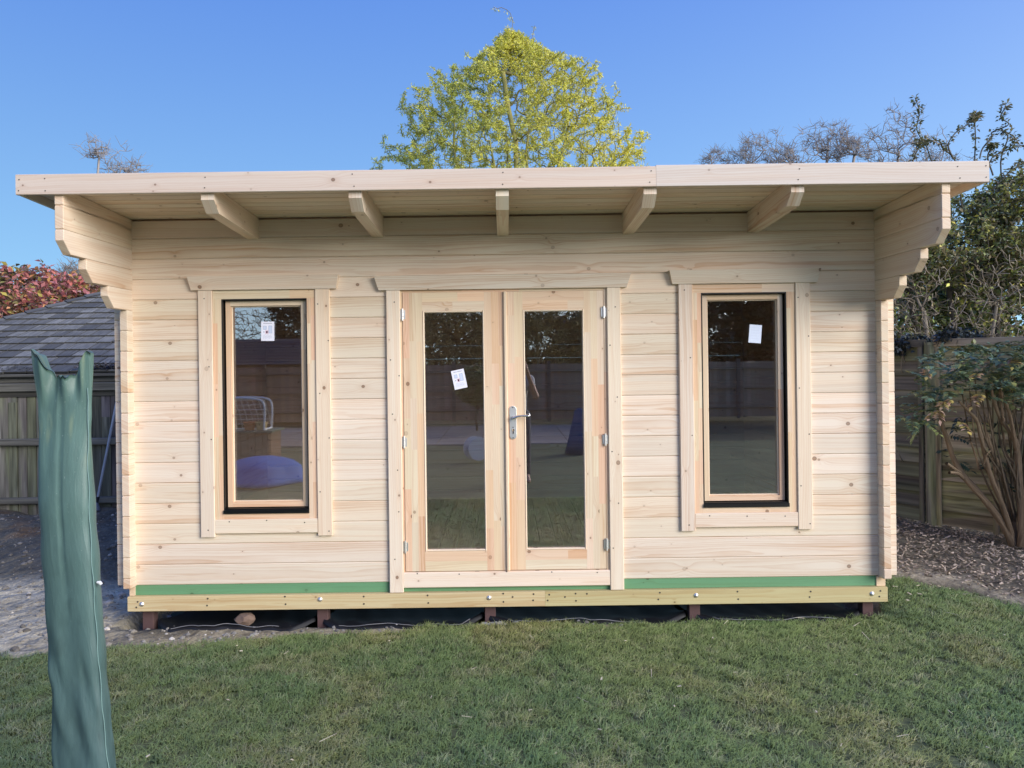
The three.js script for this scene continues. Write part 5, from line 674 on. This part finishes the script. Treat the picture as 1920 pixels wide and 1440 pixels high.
// ------------------------------------------------------------------ the photographer, mirrored beside the door handle
{
  const t = thing('person', 'person in a pale top holding up a phone, mirrored beside the door handle', 'person'), O = V(0.17, 0.02, 5.47);
  // joints in the figure's frame (x right in the scene, y up, z away from the cabin); every bone is a tapered capsule
  const J = { hip: [0, 0.95, 0.02], waist: [0, 1.08, 0.01], chest: [0, 1.30, 0.0], neck: [0, 1.47, 0.0], head: [0, 1.60, -0.03], crown: [0, 1.70, -0.01], shL: [-0.17, 1.42, 0], shR: [0.17, 1.42, 0], elL: [-0.24, 1.20, -0.14], elR: [0.25, 1.20, -0.14], wrL: [-0.15, 1.50, -0.335], wrR: [0.145, 1.50, -0.335], hpL: [-0.09, 0.92, 0.02], hpR: [0.09, 0.92, 0.02], knL: [-0.1, 0.5, 0.0], knR: [0.11, 0.5, 0], anL: [-0.1, 0.09, 0.04], anR: [0.12, 0.09, 0.04], toL: [-0.11, 0.03, -0.1], toR: [0.14, 0.03, -0.1] };
  const bones = (list) => list.map(([a, b, ra, rb]) => [Array.isArray(a) ? a : J[a], Array.isArray(b) ? b : J[b], ra, rb]);
  function body(bl, lo, size, res, k, mat, name, parent) {
    const mc = new MarchingCubes(res, mat, true, false, 400000); mc.reset();
    const smin = (a, b) => { const h = clamp(0.5 + 0.5 * (b - a) / k); return lerp(b, a, h) - k * h * (1 - h); };
    for (let z = 0; z < res; z++) for (let y = 0; y < res; y++) for (let x = 0; x < res; x++) {
      const px = lo[0] + size * x / res, py = lo[1] + size * y / res, pz = lo[2] + size * z / res; let d = 9;
      for (const [a, b, ra, rb] of bl) { const ex = b[0] - a[0], ey = b[1] - a[1], ez = b[2] - a[2], h = clamp(((px - a[0]) * ex + (py - a[1]) * ey + (pz - a[2]) * ez) / (ex * ex + ey * ey + ez * ez + 1e-9)); const q = Math.hypot(px - a[0] - ex * h, py - a[1] - ey * h, pz - a[2] - ez * h) - lerp(ra, rb, h); d = d > 8 ? q : smin(d, q); }
      mc.field[x + y * res + z * res * res] = -d;
    }
    mc.isolation = 0; mc.update();
    const n = mc.count, g = new THREE.BufferGeometry(), P = new Float32Array(n * 3); for (let i = 0; i < n; i++) for (let c = 0; c < 3; c++) P[i * 3 + c] = lo[c] + size * (mc.positionArray[i * 3 + c] + 1) / 2;
    g.setAttribute('position', new THREE.BufferAttribute(P, 3)); g.setAttribute('normal', new THREE.BufferAttribute(mc.normalArray.slice(0, n * 3), 3)); g.computeVertexNormals();
    return g;
  }
  const skinM = std({ color: new THREE.Color().setRGB(0.55, 0.31, 0.21), roughness: 0.55 });
  const torso = [['hip', 'waist', 0.125, 0.115], ['waist', 'chest', 0.115, 0.135], ['chest', 'neck', 0.125, 0.06], ['shL', 'shR', 0.06, 0.06]], legs = [['hpL', 'knL', 0.085, 0.056], ['knL', 'anL', 0.055, 0.038], ['anL', 'toL', 0.04, 0.032], ['hpR', 'knR', 0.085, 0.056], ['knR', 'anR', 0.055, 0.038], ['anR', 'toR', 0.04, 0.032]];
  const arms = [['shL', 'elL', 0.055, 0.042], ['elL', 'wrL', 0.041, 0.027], ['shR', 'elR', 0.055, 0.042], ['elR', 'wrR', 0.041, 0.027]], head = [['neck', 'head', 0.052, 0.06], ['head', 'crown', 0.085, 0.09], [[0, 1.545, -0.06], [0, 1.56, -0.07], 0.045, 0.045], [[0, 1.60, -0.115], [0, 1.585, -0.128], 0.012, 0.015], [[-0.088, 1.60, -0.02], [-0.09, 1.62, -0.015], 0.014, 0.017], [[0.088, 1.60, -0.02], [0.09, 1.62, -0.015], 0.014, 0.017]];
  const geoms = [body(bones([...torso, ...legs, ...arms, ...head]), [-0.95, -0.05, -0.95], 1.9, 128, 0.03)];
  for (const s of [-1, 1]) {   // hands close on the two ends of the phone
    const w = s < 0 ? J.wrL : J.wrR, px = s * 0.085, bl = [[w, [s * 0.115, 1.585, -0.385], 0.026, 0.03], [[s * 0.115, 1.585, -0.385], [s * 0.105, 1.63, -0.388], 0.03, 0.026]];
    [[0.000, 0.058, 0.0092], [0.020, 0.066, 0.0096], [0.040, 0.064, 0.0092], [0.058, 0.05, 0.0080]].forEach(([dy, len, rad], i) => { const b0 = [s * 0.112, 1.655 - dy, -0.398], b1 = [s * 0.104, 1.668 - dy, -0.415], b2 = [s * (0.104 - len * 0.5), 1.672 - dy, -0.421], b3 = [s * (0.104 - len), 1.668 - dy, -0.416]; bl.push([b0, b1, rad, rad], [b1, b2, rad, rad * 0.95], [b2, b3, rad * 0.95, rad * 0.8]); });
    bl.push([[s * 0.11, 1.60, -0.375], [s * 0.09, 1.615, -0.368], 0.013, 0.011], [[s * 0.09, 1.615, -0.368], [s * 0.06, 1.63, -0.375], 0.011, 0.009]);
    geoms.push(body(bl, [s * 0.11 - 0.12, 1.46, -0.5], 0.24, 80, 0.006));
  }
  const bm = mesh('body', mergeGeometries(geoms), skinM, t); bm.position.copy(O);
  // clothes
  const top = body(bones([['hip', 'waist', 0.137, 0.127], ['waist', 'chest', 0.127, 0.147], ['chest', [0, 1.40, 0], 0.145, 0.09], ['shL', 'shR', 0.069, 0.069], ['shL', [-0.19, 1.36, -0.035], 0.069, 0.064], ['shR', [0.19, 1.36, -0.035], 0.069, 0.064]]), [-0.5, 0.7, -0.5], 1.0, 90, 0.03); const tm = mesh('top', top, std({ color: new THREE.Color().setRGB(0.5, 0.48, 0.45) }), t); tm.position.copy(O);
  const tr = body(bones([['hip', [0, 0.9, 0.02], 0.136, 0.12], ['hpL', 'knL', 0.096, 0.068], ['knL', [-0.1, 0.12, 0.04], 0.067, 0.055], ['hpR', 'knR', 0.096, 0.068], ['knR', [0.12, 0.12, 0.04], 0.067, 0.055]]), [-0.6, 0.0, -0.6], 1.2, 90, 0.02); const rm = mesh('trousers', tr, std({ color: new THREE.Color().setRGB(0.05, 0.06, 0.09) }), t); rm.position.copy(O);
  const hr = body(bones([[[0, 1.66, 0.0], [0, 1.70, 0.0], 0.102, 0.095], [[0, 1.6, 0.05], [0, 1.52, 0.06], 0.08, 0.05]]), [-0.25, 1.4, -0.25], 0.5, 60, 0.02); const hm = mesh('hair', hr, std({ color: new THREE.Color().setRGB(0.05, 0.03, 0.02) }), t); hm.position.copy(O);
  const ph = thing('phone', 'dark phone held up in both hands, mirrored beside the door handle', 'phone'); const pb = new THREE.Shape(); pb.moveTo(-0.075, -0.036); pb.lineTo(0.075, -0.036); pb.lineTo(0.075, 0.036); pb.lineTo(-0.075, 0.036); pb.closePath(); mesh('case', new THREE.ExtrudeGeometry(pb, { depth: 0.004, bevelEnabled: true, bevelSize: 0.003, bevelThickness: 0.002, bevelSegments: 2 }), M.black, ph); ph.children[0].position.set(0.17, 1.675, 5.073); mesh('camera_lens', new THREE.CylinderGeometry(0.006, 0.006, 0.003, 16).rotateX(Math.PI / 2), M.glass, ph).position.set(0.11, 1.69, 5.070);
}

shade(scene);
renderer.render(scene, camera);
